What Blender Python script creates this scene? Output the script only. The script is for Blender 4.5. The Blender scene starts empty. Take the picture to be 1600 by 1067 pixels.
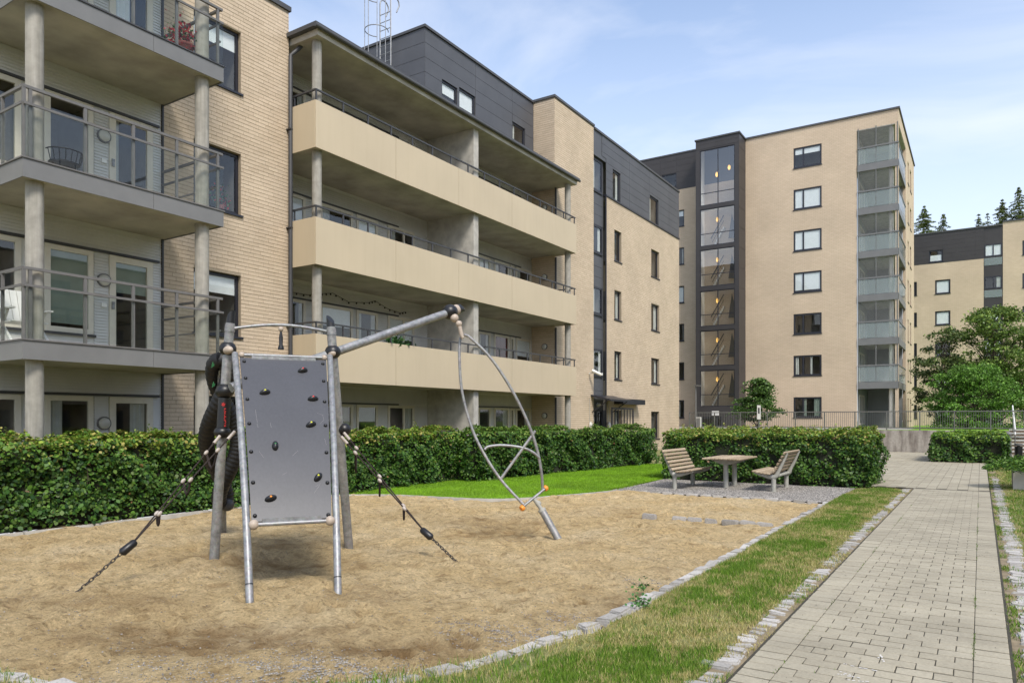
import bpy, bmesh, math, random
import numpy as np
from mathutils import Vector, Matrix
random.seed(7); RNG = np.random.default_rng(7)
R = math.radians
# ------------------------------------------------------------------ camera
F = 1133.6; H = 1.65; V0 = 655.0
TH = math.atan(732.6 / F); S_, C_ = math.sin(TH), math.cos(TH)
scene = bpy.context.scene
COL = scene.collection
cam = bpy.data.cameras.new('camera'); camo = bpy.data.objects.new('camera', cam); COL.objects.link(camo)
cam.sensor_width = 36; cam.lens = F / 1600 * 36; cam.shift_y = (V0 - 533.5) / 1600
cam.clip_end = 3000; cam.clip_start = 0.05
camo.location = (0, 0, H); camo.rotation_euler = (R(90), 0, TH)
scene.camera = camo
# ------------------------------------------------------------------ world, sun, exposure
SUN_AZ = R(126)      # direction towards the sun, measured clockwise from +Y (so +X, a little -Y)
SUN_EL = R(50)
w = bpy.data.worlds.new('World'); scene.world = w; w.use_nodes = True
nt = w.node_tree; nt.nodes.clear()
def nn(t, ty, **kw):
    n = t.nodes.new(ty)
    for k, v in kw.items(): setattr(n, k, v)
    return n
out = nn(nt, 'ShaderNodeOutputWorld'); bg = nn(nt, 'ShaderNodeBackground'); bg.inputs[1].default_value = 0.16
sky = nn(nt, 'ShaderNodeTexSky'); sky.sky_type = 'NISHITA'; sky.sun_disc = False
sky.sun_elevation = SUN_EL; sky.sun_rotation = SUN_AZ; sky.air_density = 1.0; sky.dust_density = 1.2; sky.ozone_density = 1.3
tc = nn(nt, 'ShaderNodeTexCoord')
mp = nn(nt, 'ShaderNodeMapping'); mp.inputs['Scale'].default_value = (1.0, 1.0, 2.6); mp.inputs['Location'].default_value = (0.35, 1.7, 0.4)
nt.links.new(tc.outputs['Generated'], mp.inputs[0])
no = nn(nt, 'ShaderNodeTexNoise'); no.inputs['Scale'].default_value = 2.1; no.inputs['Detail'].default_value = 7; no.inputs['Roughness'].default_value = 0.55
no.inputs['Distortion'].default_value = 0.6
nt.links.new(mp.outputs[0], no.inputs['Vector'])
cr = nn(nt, 'ShaderNodeValToRGB'); cr.color_ramp.elements[0].position = 0.42; cr.color_ramp.elements[1].position = 0.74
cr.color_ramp.elements[0].color = (0.20, 0.20, 0.20, 1); cr.color_ramp.elements[1].color = (1.0, 1.0, 1.0, 1)
nt.links.new(no.outputs['Fac'], cr.inputs[0])
mx = nn(nt, 'ShaderNodeMix', data_type='RGBA'); mx.inputs['B'].default_value = (4.3, 4.4, 4.7, 1)
sx = nn(nt, 'ShaderNodeSeparateXYZ'); nt.links.new(tc.outputs['Generated'], sx.inputs[0])
hz = nn(nt, 'ShaderNodeMapRange'); hz.inputs['From Min'].default_value = 0.02; hz.inputs['From Max'].default_value = 0.50; hz.inputs['To Min'].default_value = 0.62; hz.inputs['To Max'].default_value = 0.0
nt.links.new(sx.outputs[2], hz.inputs['Value'])
ad = nn(nt, 'ShaderNodeMath', operation='MAXIMUM'); nt.links.new(cr.outputs[0], ad.inputs[0]); nt.links.new(hz.outputs[0], ad.inputs[1])
sm_ = nn(nt, 'ShaderNodeMath', operation='MULTIPLY_ADD'); nt.links.new(cr.outputs[0], sm_.inputs[0]); sm_.inputs[1].default_value = .55; nt.links.new(hz.outputs[0], sm_.inputs[2]); sm_.use_clamp = True
nt.links.new(sm_.outputs[0], mx.inputs['Factor']); nt.links.new(sky.outputs[0], mx.inputs['A'])
nt.links.new(mx.outputs['Result'], bg.inputs[0]); nt.links.new(bg.outputs[0], out.inputs[0])
sl = bpy.data.lights.new('sun', 'SUN'); sl.energy = 2.3; sl.angle = R(15); sl.color = (1.0, 0.945, 0.85)
so = bpy.data.objects.new('sun', sl); COL.objects.link(so)
sd = Vector((math.sin(SUN_AZ) * math.cos(SUN_EL), math.cos(SUN_AZ) * math.cos(SUN_EL), math.sin(SUN_EL)))
so.rotation_euler = sd.to_track_quat('Z', 'Y').to_euler(); so.location = (30, -20, 40)
scene.view_settings.view_transform = 'Standard'; scene.view_settings.look = 'None'
scene.view_settings.gamma = 1; scene.view_settings.exposure = 0.74
scene.render.engine = 'CYCLES'
scene.cycles.max_bounces = 8; scene.cycles.transparent_max_bounces = 12
scene.cycles.caustics_reflective = False; scene.cycles.caustics_refractive = False

# ------------------------------------------------------------------ survey helpers (plan positions from bearings)
def ray(u):
    k = (u - 800) / F
    return -S_ + C_ * k, C_ + S_ * k
def onX(u, X):            # Y where bearing u meets plane X
    dx, dy = ray(u); return X / dx * dy
def dX(u, X): return X / ray(u)[0]
def onY(u, Y):
    dx, dy = ray(u); return Y / dy * dx
def dY(u, Y): return Y / ray(u)[1]
def zh(v, Z): return H + (V0 - v) / F * Z
def P(u, v, Z):
    dx, dy = ray(u); return Vector((dx * Z, dy * Z, zh(v, Z)))
def G(u, v, z=0.0):
    Z = (H - z) * F / (v - V0); return P(u, v, Z)

# ------------------------------------------------------------------ materials
MATS = {}
def lin(r, g, b): return tuple(((x / 255) / 12.92 if x / 255 <= .04045 else ((x / 255 + .055) / 1.055) ** 2.4) for x in (r, g, b))
def base(name):
    m = bpy.data.materials.new(name); m.use_nodes = True; MATS[name] = m
    return m, m.node_tree, m.node_tree.nodes['Principled BSDF']
def lk(t, a, b): t.links.new(a, b)
def objvec(t, gen='Object'):
    return nn(t, 'ShaderNodeTexCoord').outputs[gen]
def geopos(t): return nn(t, 'ShaderNodeNewGeometry').outputs['Position']
def noise(t, vec, scale, detail=4, rough=.55):
    n = nn(t, 'ShaderNodeTexNoise'); n.inputs['Scale'].default_value = scale
    n.inputs['Detail'].default_value = detail; n.inputs['Roughness'].default_value = rough
    if vec is not None: lk(t, vec, n.inputs['Vector'])
    return n.outputs['Fac']
def ramp(t, fac, stops):
    r = nn(t, 'ShaderNodeValToRGB'); e = r.color_ramp.elements
    while len(e) < len(stops): e.new(.5)
    for i, (p, c) in enumerate(stops): e[i].position = p; e[i].color = (*c, 1)
    lk(t, fac, r.inputs[0]); return r.outputs[0]
def mixc(t, fac, a, b, mode='MIX'):
    m = nn(t, 'ShaderNodeMix', data_type='RGBA', blend_type=mode)
    for sock, v in (('Factor', fac), ('A', a), ('B', b)):
        if isinstance(v, (int, float)): m.inputs[sock].default_value = v
        elif isinstance(v, tuple): m.inputs[sock].default_value = (*v, 1)
        else: lk(t, v, m.inputs[sock])
    return m.outputs['Result']
def math_(t, op, a, b=None):
    m = nn(t, 'ShaderNodeMath', operation=op)
    for i, v in enumerate((a, b)):
        if v is None: continue
        if isinstance(v, (int, float)): m.inputs[i].default_value = v
        else: lk(t, v, m.inputs[i])
    return m.outputs[0]
def bump(t, p, h, strength=.3, dist=.01):
    b = nn(t, 'ShaderNodeBump'); b.inputs['Strength'].default_value = strength; b.inputs['Distance'].default_value = dist
    lk(t, h, b.inputs['Height']); lk(t, b.outputs[0], p.inputs['Normal'])
def simple(name, col, rough=.6, metal=0, var=.12, scale=6, bmp=0, bscale=60, spec=.5):
    m, t, p = base(name)
    pos = geopos(t)
    n = noise(t, pos, scale, 5)
    a = tuple(c * (1 - var) for c in col); b = tuple(min(1, c * (1 + var)) for c in col)
    lk(t, ramp(t, n, [(.3, a), (.7, b)]), p.inputs['Base Color'])
    p.inputs['Roughness'].default_value = rough; p.inputs['Metallic'].default_value = metal
    p.inputs['Specular IOR Level'].default_value = spec
    if bmp: bump(t, p, noise(t, pos, bscale, 3), bmp, .01)
    return m
def rnd(t):     # one random number per piece, whether joined or separate
    g = nn(t, 'ShaderNodeNewGeometry').outputs['Random Per Island']
    o = nn(t, 'ShaderNodeObjectInfo').outputs['Random']
    return math_(t, 'FRACT', math_(t, 'ADD', g, math_(t, 'MULTIPLY', o, 7.31)))

def piece_mat(name, stops, rough=.85, nscale=30, namt=.18, bmp=.3, bscale=90, big=None):
    m, t, p = base(name); pos = geopos(t)
    c = ramp(t, rnd(t), stops)
    n = noise(t, pos, nscale, 5)
    c = mixc(t, 1.0, c, ramp(t, n, [(.25, (1 - namt,) * 3), (.75, (1 + namt,) * 3)]), 'MULTIPLY')
    if big:
        n2 = noise(t, pos, big[0], 4)
        c = mixc(t, 1.0, c, ramp(t, n2, [(.35, (1 - big[1],) * 3), (.65, (1 + big[1] * .6,) * 3)]), 'MULTIPLY')
    lk(t, c, p.inputs['Base Color']); p.inputs['Roughness'].default_value = rough
    p.inputs['Specular IOR Level'].default_value = .3
    if bmp: bump(t, p, noise(t, pos, bscale, 4), bmp, .006)
    return m
piece_mat('brick', [(0, (.505, .405, .292)), (.5, (.535, .43, .313)), (1, (.565, .458, .336))], nscale=25, namt=.08, big=(.8, .075))
simple('mortar', (.32, .262, .19), .95, var=.15, scale=20, bmp=.3)
def brick_far(name, cols, mort, axis):
    m, t, p = base(name); pos = geopos(t)
    sp = nn(t, 'ShaderNodeSeparateXYZ'); lk(t, pos, sp.inputs[0]); cb = nn(t, 'ShaderNodeCombineXYZ')
    lk(t, sp.outputs[axis], cb.inputs[0]); lk(t, sp.outputs[2], cb.inputs[1])
    b = nn(t, 'ShaderNodeTexBrick'); lk(t, cb.outputs[0], b.inputs['Vector'])
    b.inputs['Color1'].default_value = (*cols[0], 1); b.inputs['Color2'].default_value = (*cols[1], 1); b.inputs['Mortar'].default_value = (*mort, 1)
    b.inputs['Scale'].default_value = 1; b.inputs['Brick Width'].default_value = .29; b.inputs['Row Height'].default_value = .09
    b.inputs['Mortar Size'].default_value = .007; b.inputs['Mortar Smooth'].default_value = .2
    n2 = noise(t, pos, .5, 4)
    c = mixc(t, 1.0, b.outputs['Color'], ramp(t, n2, [(.3, (.9,) * 3), (.7, (1.05,) * 3)]), 'MULTIPLY')
    lk(t, c, p.inputs['Base Color']); p.inputs['Roughness'].default_value = .9; p.inputs['Specular IOR Level'].default_value = .2
    bp = nn(t, 'ShaderNodeBump'); bp.inputs['Strength'].default_value = .4; bp.inputs['Distance'].default_value = .006; bp.invert = True
    lk(t, b.outputs['Fac'], bp.inputs['Height']); lk(t, bp.outputs[0], p.inputs['Normal'])
CB = ((.55, .435, .315), (.59, .47, .345)); CM = (.40, .32, .235)
brick_far('brick_far_x', CB, CM, 0); brick_far('brick_far_y', CB, CM, 1)
simple('concrete', (.40, .38, .34), .9, var=.22, scale=3.5, bmp=.25, bscale=50)
m, t, p = base('column_concrete'); pos = geopos(t); sc = nn(t, 'ShaderNodeMapping'); sc.inputs['Scale'].default_value = (9, 9, .5); lk(t, pos, sc.inputs[0])
n1 = noise(t, sc.outputs[0], 1.5, 6, .6); n2 = noise(t, pos, 7, 5)
c = ramp(t, n1, [(.3, (.25, .235, .20)), (.7, (.36, .34, .30))]); c = mixc(t, 1., c, ramp(t, n2, [(.3, (.82,) * 3), (.7, (1.1,) * 3)]), 'MULTIPLY'); lk(t, c, p.inputs['Base Color']); p.inputs['Roughness'].default_value = .9; bump(t, p, n2, .2, .01)
simple('ceiling_concrete', (.36, .335, .28), .95, var=.25, scale=1.4, bmp=.2, bscale=40)
simple('fascia_grey', (.165, .165, .163), .45, var=.08, scale=2, spec=.4)
simple('rail_grey', (.135, .13, .125), .45, var=.1, scale=8, spec=.4)
simple('rail_dark', (.045, .045, .048), .5, var=.1, scale=8)
m, t, p = base('parapet_tan'); pos = geopos(t)
sc = nn(t, 'ShaderNodeMapping'); sc.inputs['Scale'].default_value = (5, 5, .35); lk(t, pos, sc.inputs[0])
n1 = noise(t, sc.outputs[0], 1.2, 6, .6); n2 = noise(t, pos, .6, 3)
c = mixc(t, 1., (.505, .42, .295), ramp(t, n1, [(.25, (.965, .96, .95)), (.5, (1,) * 3), (.75, (1.01,) * 3)]), 'MULTIPLY'); c = mixc(t, 1., c, ramp(t, n2, [(.3, (.95,) * 3), (.7, (1.03,) * 3)]), 'MULTIPLY')
lk(t, c, p.inputs['Base Color']); p.inputs['Roughness'].default_value = .5; p.inputs['Specular IOR Level'].default_value = .35
simple('cladding', (.078, .08, .088), .5, var=.10, scale=1.2, spec=.4)
simple('cladding_dark', (.042, .038, .038), .5, var=.10, scale=1.2, spec=.4)
simple('coping', (.06, .06, .062), .5, var=.1)
simple('frame_dark', (.018, .019, .027), .4, var=.1)
simple('frame_cream', (.62, .58, .49), .5, var=.05)
simple('siding', (.58, .575, .55), .5, var=.06, scale=2)
simple('mirror_pane', (.05, .06, .07), .1, var=.2)
simple('stair_paint', (.74, .71, .64), .8, var=.04)
simple('siding_grey', (.30, .31, .32), .5, var=.06, scale=2)
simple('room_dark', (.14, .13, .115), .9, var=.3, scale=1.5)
simple('curtain', (.50, .50, .47), .9, var=.10, scale=5)
simple('blind_white', (.84, .85, .86), .8, var=.05, scale=4)
simple('blind_green', (.24, .29, .24), .8, var=.08, scale=4)
simple('curtain_red', (.16, .03, .025), .9, var=.1, scale=4)
simple('white_plastic', (.70, .69, .66), .4, var=.05)
simple('lamp_glass', (.50, .49, .44), .35, var=.06)
simple('black_plastic', (.009, .009, .010), .4, var=.2)
simple('black_rubber', (.0055, .0055, .006), .6, var=.3, scale=20)
simple('beige_plastic', (.40, .33, .265), .5, var=.1, scale=20)
simple('clamp_grey', (.40, .35, .31), .5, var=.12, scale=20)
simple('rope', (.025, .017, .015), .9, var=.3, scale=80)
simple('chain', (.07, .062, .055), .5, metal=.6, var=.3, scale=40)
simple('orange_plastic', (.75, .26, .03), .45, var=.1, scale=15)
simple('red_print', (.55, .02, .015), .5, var=.1)
simple('green_print', (.012, .12, .03), .5, var=.1)
simple('lime_print', (.55, .55, .03), .5, var=.1)
simple('soil', (.10, .075, .05), 1, var=.3, scale=8, bmp=.5, bscale=30)
simple('dry_soil', (.22, .175, .11), 1, var=.3, scale=10, bmp=.5, bscale=40)
simple('bark', (.085, .068, .05), .95, var=.35, scale=18, bmp=.5, bscale=60)
simple('terracotta', (.30, .09, .07), .7, var=.1)
simple('granite_trim', (.5, .49, .46), .8, var=.15, scale=12)
simple('terrace_paving', (.30, .28, .26), .9, var=.15, scale=2)
simple('step_wood', (.20, .15, .11), .8, var=.2, scale=8)
simple('blade_litter', (.03, .025, .018), .9, var=.3)
simple('scuff', (.26, .25, .25), .8, var=.2, scale=60)
simple('chalk', (.62, .60, .57), .95, var=.1, scale=60)
def galv(name, col):
    m, t, p = base(name); pos = geopos(t)
    v = nn(t, 'ShaderNodeTexVoronoi'); v.inputs['Scale'].default_value = 45; lk(t, pos, v.inputs['Vector'])
    n = noise(t, pos, 14, 6)
    c = ramp(t, n, [(.3, tuple(x * .72 for x in col)), (.7, tuple(x * 1.25 for x in col))])
    c = mixc(t, .25, c, v.outputs['Color'], 'SOFT_LIGHT')
    hs = nn(t, 'ShaderNodeHueSaturation'); hs.inputs['Saturation'].default_value = .25; lk(t, c, hs.inputs['Color'])
    lk(t, hs.outputs[0], p.inputs['Base Color']); p.inputs['Metallic'].default_value = .45
    lk(t, ramp(t, n, [(.3, (.38,) * 3), (.7, (.6,) * 3)]), p.inputs['Roughness'])
galv('galvanised', (.235, .25, .265)); galv('galvanised_post', (.25, .245, .225)); galv('steel_tube', (.27, .255, .245))
# climbing panel with scuffs
m, t, p = base('panel_grey'); pos = geopos(t)
sc = nn(t, 'ShaderNodeMapping'); sc.inputs['Scale'].default_value = (14, 14, 1.2); lk(t, pos, sc.inputs[0])
n1 = noise(t, sc.outputs[0], 3, 5); n2 = noise(t, pos, 2.2, 3); n3 = noise(t, pos, 140, 2)
c = ramp(t, n1, [(.3, (.058, .059, .066)), (.7, (.068, .069, .077))])
c = mixc(t, 1.0, c, ramp(t, n2, [(.3, (.95,) * 3), (.7, (1.05,) * 3)]), 'MULTIPLY')
lk(t, c, p.inputs['Base Color']); p.inputs['Roughness'].default_value = .45
# glass
def glass(name, tint, refl=.06, alpha_tint=None):
    m, t, p = base(name); t.nodes.remove(p); o = t.nodes['Material Output']
    tr = nn(t, 'ShaderNodeBsdfTransparent'); tr.inputs[0].default_value = (*tint, 1)
    gl = nn(t, 'ShaderNodeBsdfGlossy'); gl.inputs['Roughness'].default_value = .01
    lw = nn(t, 'ShaderNodeFresnel'); lw.inputs['IOR'].default_value = refl
    bf = nn(t, 'ShaderNodeNewGeometry').outputs['Backfacing']; fr_ = math_(t, 'MULTIPLY', lw.outputs[0], math_(t, 'SUBTRACT', 1.0, bf))   # one reflecting skin per pane
    mxs = nn(t, 'ShaderNodeMixShader'); lk(t, fr_, mxs.inputs[0]); lk(t, tr.outputs[0], mxs.inputs[1]); lk(t, gl.outputs[0], mxs.inputs[2])
    lk(t, mxs.outputs[0], o.inputs['Surface'])
glass('window_glass', (.94, .955, .95), 1.85)
glass('stair_glass', (.93, .945, .96), 2.6)
glass('rail_glass', (.93, .95, .94), 1.4)
# frosted balcony glass of the tower: pale tinted
m, t, p = base('tinted_glass'); p.inputs['Base Color'].default_value = (.34, .40, .395, 1); p.inputs['Roughness'].default_value = .06
p.inputs['Alpha'].default_value = .34
m, t, p = base('upper_glass'); p.inputs['Base Color'].default_value = (.17, .175, .17, 1); p.inputs['Roughness'].default_value = .05; p.inputs['Alpha'].default_value = .22
# sand
m, t, p = base('sand'); pos = geopos(t)
a = noise(t, pos, .9, 5, .6); b = noise(t, pos, 7, 6, .65); d = noise(t, pos, 34, 6, .75); vo = nn(t, 'ShaderNodeTexVoronoi'); vo.inputs['Scale'].default_value = 120; lk(t, pos, vo.inputs['Vector'])
c = ramp(t, a, [(.32, (.595, .435, .222)), (.5, (.67, .51, .280)), (.68, (.70, .555, .335))])
c = mixc(t, 1.0, c, ramp(t, b, [(.32, (.66, .62, .57)), (.48, (1.0, 1.0, 1.0)), (.7, (1.12, 1.12, 1.12))]), 'MULTIPLY')
c = mixc(t, 1.0, c, ramp(t, d, [(.30, (.50, .47, .43)), (.47, (.96,) * 3), (.55, (1.02,) * 3), (.70, (1.38,) * 3)]), 'MULTIPLY')
sp0 = noise(t, pos, 6.5, 5, .62)  # two scales of dark mottling stand in for shade in the dents
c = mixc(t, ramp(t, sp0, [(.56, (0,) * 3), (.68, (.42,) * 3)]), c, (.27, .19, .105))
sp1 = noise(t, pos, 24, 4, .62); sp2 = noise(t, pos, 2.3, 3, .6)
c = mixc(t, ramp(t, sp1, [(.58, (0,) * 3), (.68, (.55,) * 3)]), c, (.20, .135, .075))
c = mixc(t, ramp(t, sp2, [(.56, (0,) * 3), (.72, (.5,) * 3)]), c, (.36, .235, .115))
da = nn(t, 'ShaderNodeAttribute'); da.attribute_name = 'damp_shade'
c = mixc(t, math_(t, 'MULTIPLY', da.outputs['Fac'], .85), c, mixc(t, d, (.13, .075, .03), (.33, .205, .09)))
c = mixc(t, math_(t, 'MULTIPLY', ramp(t, vo.outputs['Distance'], [(.0, (1,) * 3), (.25, (0,) * 3)]), .35), c, (.30, .27, .25))
lk(t, c, p.inputs['Base Color']); p.inputs['Roughness'].default_value = 1; p.inputs['Specular IOR Level'].default_value = .1
bump(t, p, math_(t, 'ADD', math_(t, 'MULTIPLY', b, 1.6), math_(t, 'MULTIPLY', d, 1.5)), 1.0, .05)
# gravel
m, t, p = base('gravel'); pos = geopos(t)
v1 = nn(t, 'ShaderNodeTexVoronoi'); v1.inputs['Scale'].default_value = 42; lk(t, pos, v1.inputs['Vector'])
hs = nn(t, 'ShaderNodeHueSaturation'); hs.inputs['Saturation'].default_value = .10; lk(t, v1.outputs['Color'], hs.inputs['Color'])
bw = nn(t, 'ShaderNodeRGBToBW'); lk(t, hs.outputs[0], bw.inputs[0])
c = ramp(t, bw.outputs[0], [(.2, (.10, .093, .085)), (.6, (.20, .185, .17)), (.9, (.33, .305, .28))])
lk(t, c, p.inputs['Base Color']); p.inputs['Roughness'].default_value = .95; bump(t, p, v1.outputs['Distance'], .9, .02)
# pebbles / pavers / granite
piece_mat('pebble', [(0, (.10, .093, .085)), (.5, (.21, .195, .175)), (1, (.38, .355, .32))], nscale=40)
piece_mat('paver', [(0, (.325, .292, .220)), (.5, (.345, .311, .235)), (1, (.368, .333, .254))], nscale=60, namt=.16, bmp=.5, bscale=220, big=(1.3, .12))
piece_mat('granite', [(0, (.30, .285, .26)), (.5, (.39, .37, .345)), (1, (.46, .44, .41))], nscale=60, namt=.28, bmp=.5, bscale=60)
piece_mat('timber', [(0, (.29, .225, .15)), (.5, (.35, .275, .19)), (1, (.41, .33, .235))], nscale=25, namt=.16, bmp=.25, bscale=80)
simple('cast_grey', (.33, .325, .29), .6, var=.12, scale=10)
simple('joint_sand', (.045, .04, .028), 1, var=.25, scale=14, bmp=.4)
# stained retaining wall
m, t, p = base('stained_concrete'); pos = geopos(t)
sc = nn(t, 'ShaderNodeMapping'); sc.inputs['Scale'].default_value = (1.5, 1.5, .35); lk(t, pos, sc.inputs[0])
n1 = noise(t, sc.outputs[0], 2, 5); n2 = noise(t, pos, 12, 4)
c = ramp(t, n1, [(.35, (.16, .135, .115)), (.6, (.36, .33, .29))]); c = mixc(t, 1., c, ramp(t, n2, [(.3, (.85,) * 3), (.7, (1.12,) * 3)]), 'MULTIPLY')
lk(t, c, p.inputs['Base Color']); p.inputs['Roughness'].default_value = .95; bump(t, p, n2, .3, .01)
# ground soils under the grass
m, t, p = base('turf'); pos = geopos(t); n = noise(t, pos, 2.0, 6); n2 = noise(t, pos, 40, 4)
c = ramp(t, n, [(.35, (.10, .15, .03)), (.52, (.20, .19, .07)), (.68, (.30, .235, .12))]); c = mixc(t, 1., c, ramp(t, n2, [(.3, (.6,) * 3), (.7, (1.3,) * 3)]), 'MULTIPLY')
lk(t, c, p.inputs['Base Color']); p.inputs['Roughness'].default_value = 1; bump(t, p, n2, .6, .02)
m, t, p = base('lawn_turf'); pos = geopos(t); n = noise(t, pos, 1.2, 5); n2 = noise(t, pos, 50, 4)
c = ramp(t, n, [(.3, (.12, .25, .006)), (.7, (.17, .32, .010))]); c = mixc(t, 1., c, ramp(t, n2, [(.3, (.7,) * 3), (.7, (1.25,) * 3)]), 'MULTIPLY')
lk(t, c, p.inputs['Base Color']); p.inputs['Roughness'].default_value = 1; bump(t, p, n2, .6, .02)
# foliage: colour from a per-leaf attribute
def leafmat(name, trans=.25, rough=.5):
    m, t, p = base(name); a = nn(t, 'ShaderNodeAttribute'); a.attribute_name = 'tint'
    lk(t, a.outputs['Color'], p.inputs['Base Color']); p.inputs['Roughness'].default_value = rough; p.inputs['Specular IOR Level'].default_value = .35
    if trans:
        o = t.nodes['Material Output']; tl = nn(t, 'ShaderNodeBsdfTranslucent'); lk(t, a.outputs['Color'], tl.inputs[0])
        ms = nn(t, 'ShaderNodeMixShader'); ms.inputs[0].default_value = trans
        lk(t, p.outputs[0], ms.inputs[1]); lk(t, tl.outputs[0], ms.inputs[2]); lk(t, ms.outputs[0], o.inputs['Surface'])
leafmat('leaf', .28, .5); leafmat('blade', .2, .7)
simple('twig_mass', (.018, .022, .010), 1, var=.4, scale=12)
m, t, p = base('lamp_glow'); p.inputs['Base Color'].default_value = (.8, .5, .15, 1)
p.inputs['Emission Color'].default_value = (1.0, .52, .10, 1); p.inputs['Emission Strength'].default_value = .8

# ------------------------------------------------------------------ mesh helpers
WLOC = {}
def link(o, parent=None, local=False):
    COL.objects.link(o)
    if parent is not None:
        o.parent = parent
        if not local:
            l = WLOC.get(parent.name, None)
            if l is not None: o.matrix_parent_inverse = Matrix.Translation(-l)
    return o
def props(o, label=None, cat=None, group=None, kind=None):
    if label: o['label'] = label
    if cat: o['category'] = cat
    if group: o['group'] = group
    if kind: o['kind'] = kind
    return o
def thing(name, label, cat, loc=(0, 0, 0), rotz=0, group=None):
    o = bpy.data.objects.new(name, None); o.empty_display_size = .2; o.location = loc; o.rotation_euler = (0, 0, rotz); COL.objects.link(o)
    WLOC[o.name] = Vector(loc); return props(o, label, cat, group)
class MB:
    def __init__(s): s.v = []; s.f = []; s.sm = []; s.mi = []
    def add(s, vs, fs, smooth=False, mi=0):
        b = len(s.v); s.v += [tuple(x) for x in vs]
        for f in fs: s.f.append([b + i for i in f]); s.sm.append(smooth); s.mi.append(mi)
        return s
    def box(s, x0, x1, y0, y1, z0, z1, mi=0):
        if x0 > x1: x0, x1 = x1, x0
        if y0 > y1: y0, y1 = y1, y0
        v = [(x0, y0, z0), (x1, y0, z0), (x1, y1, z0), (x0, y1, z0), (x0, y0, z1), (x1, y0, z1), (x1, y1, z1), (x0, y1, z1)]
        return s.add(v, [(0, 3, 2, 1), (4, 5, 6, 7), (0, 1, 5, 4), (1, 2, 6, 5), (2, 3, 7, 6), (3, 0, 4, 7)], mi=mi)
    def lbox(s, ax, c, a0, a1, d0, d1, z0, z1, mi=0):
        if ax == 'X': return s.box(c + d0, c + d1, a0, a1, z0, z1, mi)
        if ax == 'E': return s.box(c + d0, c + d1, a0, a1, z0, z1, mi)
        return s.box(a0, a1, c - d1, c - d0, z0, z1, mi)
    def quad(s, a, b, c, d, mi=0): return s.add([a, b, c, d], [(0, 1, 2, 3)], mi=mi)
    def obox(s, p0, p1, wd, ht, up=(0, 0, 1), mi=0):     # bar between two points
        p0, p1, up = Vector(p0), Vector(p1), Vector(up); d = (p1 - p0).normalized(); x = d.cross(up)
        if x.length < 1e-4: x = d.cross(Vector((1, 0, 0)))
        x.normalize(); y = x.cross(d)
        v = []
        for q in (p0, p1):
            for a, b in ((-1, -1), (1, -1), (1, 1), (-1, 1)): v.append(q + x * a * wd / 2 + y * b * ht / 2)
        return s.add(v, [(3, 2, 1, 0), (4, 5, 6, 7), (0, 1, 5, 4), (1, 2, 6, 5), (2, 3, 7, 6), (3, 0, 4, 7)], mi=mi)
    def tube(s, pts, r, n=10, caps=True, mi=0, closed=False):
        pts = [Vector(p) for p in pts]; rs = r if isinstance(r, (list, tuple)) else [r] * len(pts)
        N = len(pts); fr = []
        d0 = (pts[1] - pts[0]).normalized(); x = d0.orthogonal().normalized()
        for i in range(N):
            if closed: d = (pts[(i + 1) % N] - pts[i - 1])
            elif i == 0: d = pts[1] - pts[0]
            elif i == N - 1: d = pts[-1] - pts[-2]
            else: d = pts[i + 1] - pts[i - 1]
            d.normalize(); x = (x - d * x.dot(d)).normalized(); y = d.cross(x); fr.append((x.copy(), y))
        v = []; f = []
        for i in range(N):
            for k in range(n):
                a = 2 * math.pi * k / n; v.append(pts[i] + (fr[i][0] * math.cos(a) + fr[i][1] * math.sin(a)) * rs[i])
        rng = range(N) if closed else range(N - 1)
        for i in rng:
            j = (i + 1) % N
            for k in range(n): f.append((i * n + k, i * n + (k + 1) % n, j * n + (k + 1) % n, j * n + k))
        s.add(v, f, True, mi)
        if caps and not closed:
            b = len(s.v)
            s.add(v[:n], [tuple(range(n - 1, -1, -1))], False, mi); s.add(v[-n:], [tuple(range(n))], False, mi)
        return s
    def ball(s, c, r, n=12, m=8, sc=(1, 1, 1), mi=0, rot=None):
        c = Vector(c); v = []; f = []
        for i in range(m + 1):
            th = math.pi * i / m
            for k in range(n):
                a = 2 * math.pi * k / n; q = Vector((math.sin(th) * math.cos(a) * sc[0], math.sin(th) * math.sin(a) * sc[1], math.cos(th) * sc[2])) * r
                if rot is not None: q = rot @ q
                v.append(c + q)
        for i in range(m):
            for k in range(n): f.append((i * n + k, (i + 1) * n + k, (i + 1) * n + (k + 1) % n, i * n + (k + 1) % n))
        return s.add(v, f, True, mi)
    def build(s, name, mat, parent=None, kind=None, local=False, loc=None, bevel=0, mesh_only=False):
        me = bpy.data.meshes.new(name); me.from_pydata(s.v, [], s.f)
        for q in (mat if isinstance(mat, (list, tuple)) else [mat]): me.materials.append(MATS[q])
        me.polygons.foreach_set('use_smooth', s.sm); me.polygons.foreach_set('material_index', s.mi)
        me.update()
        if bevel:
            bm = bmesh.new(); bm.from_mesh(me)
            bmesh.ops.bevel(bm, geom=list(bm.edges), offset=bevel, segments=1, affect='EDGES', clamp_overlap=True)
            bm.to_mesh(me); bm.free()
        if mesh_only: return me
        o = bpy.data.objects.new(name, me); link(o, parent, local)
        if loc: o.location = loc
        if kind: o['kind'] = kind
        return o
def inst(name, me, parent, loc, rot=(0, 0, 0), scale=(1, 1, 1)):
    o = bpy.data.objects.new(name, me); COL.objects.link(o); o.parent = parent
    l = WLOC.get(parent.name) if parent else None
    if l is not None: o.matrix_parent_inverse = Matrix.Translation(-l)
    o.location = loc; o.rotation_euler = rot; o.scale = scale
    return o
def struct(o): o['kind'] = 'structure'; return o
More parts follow.
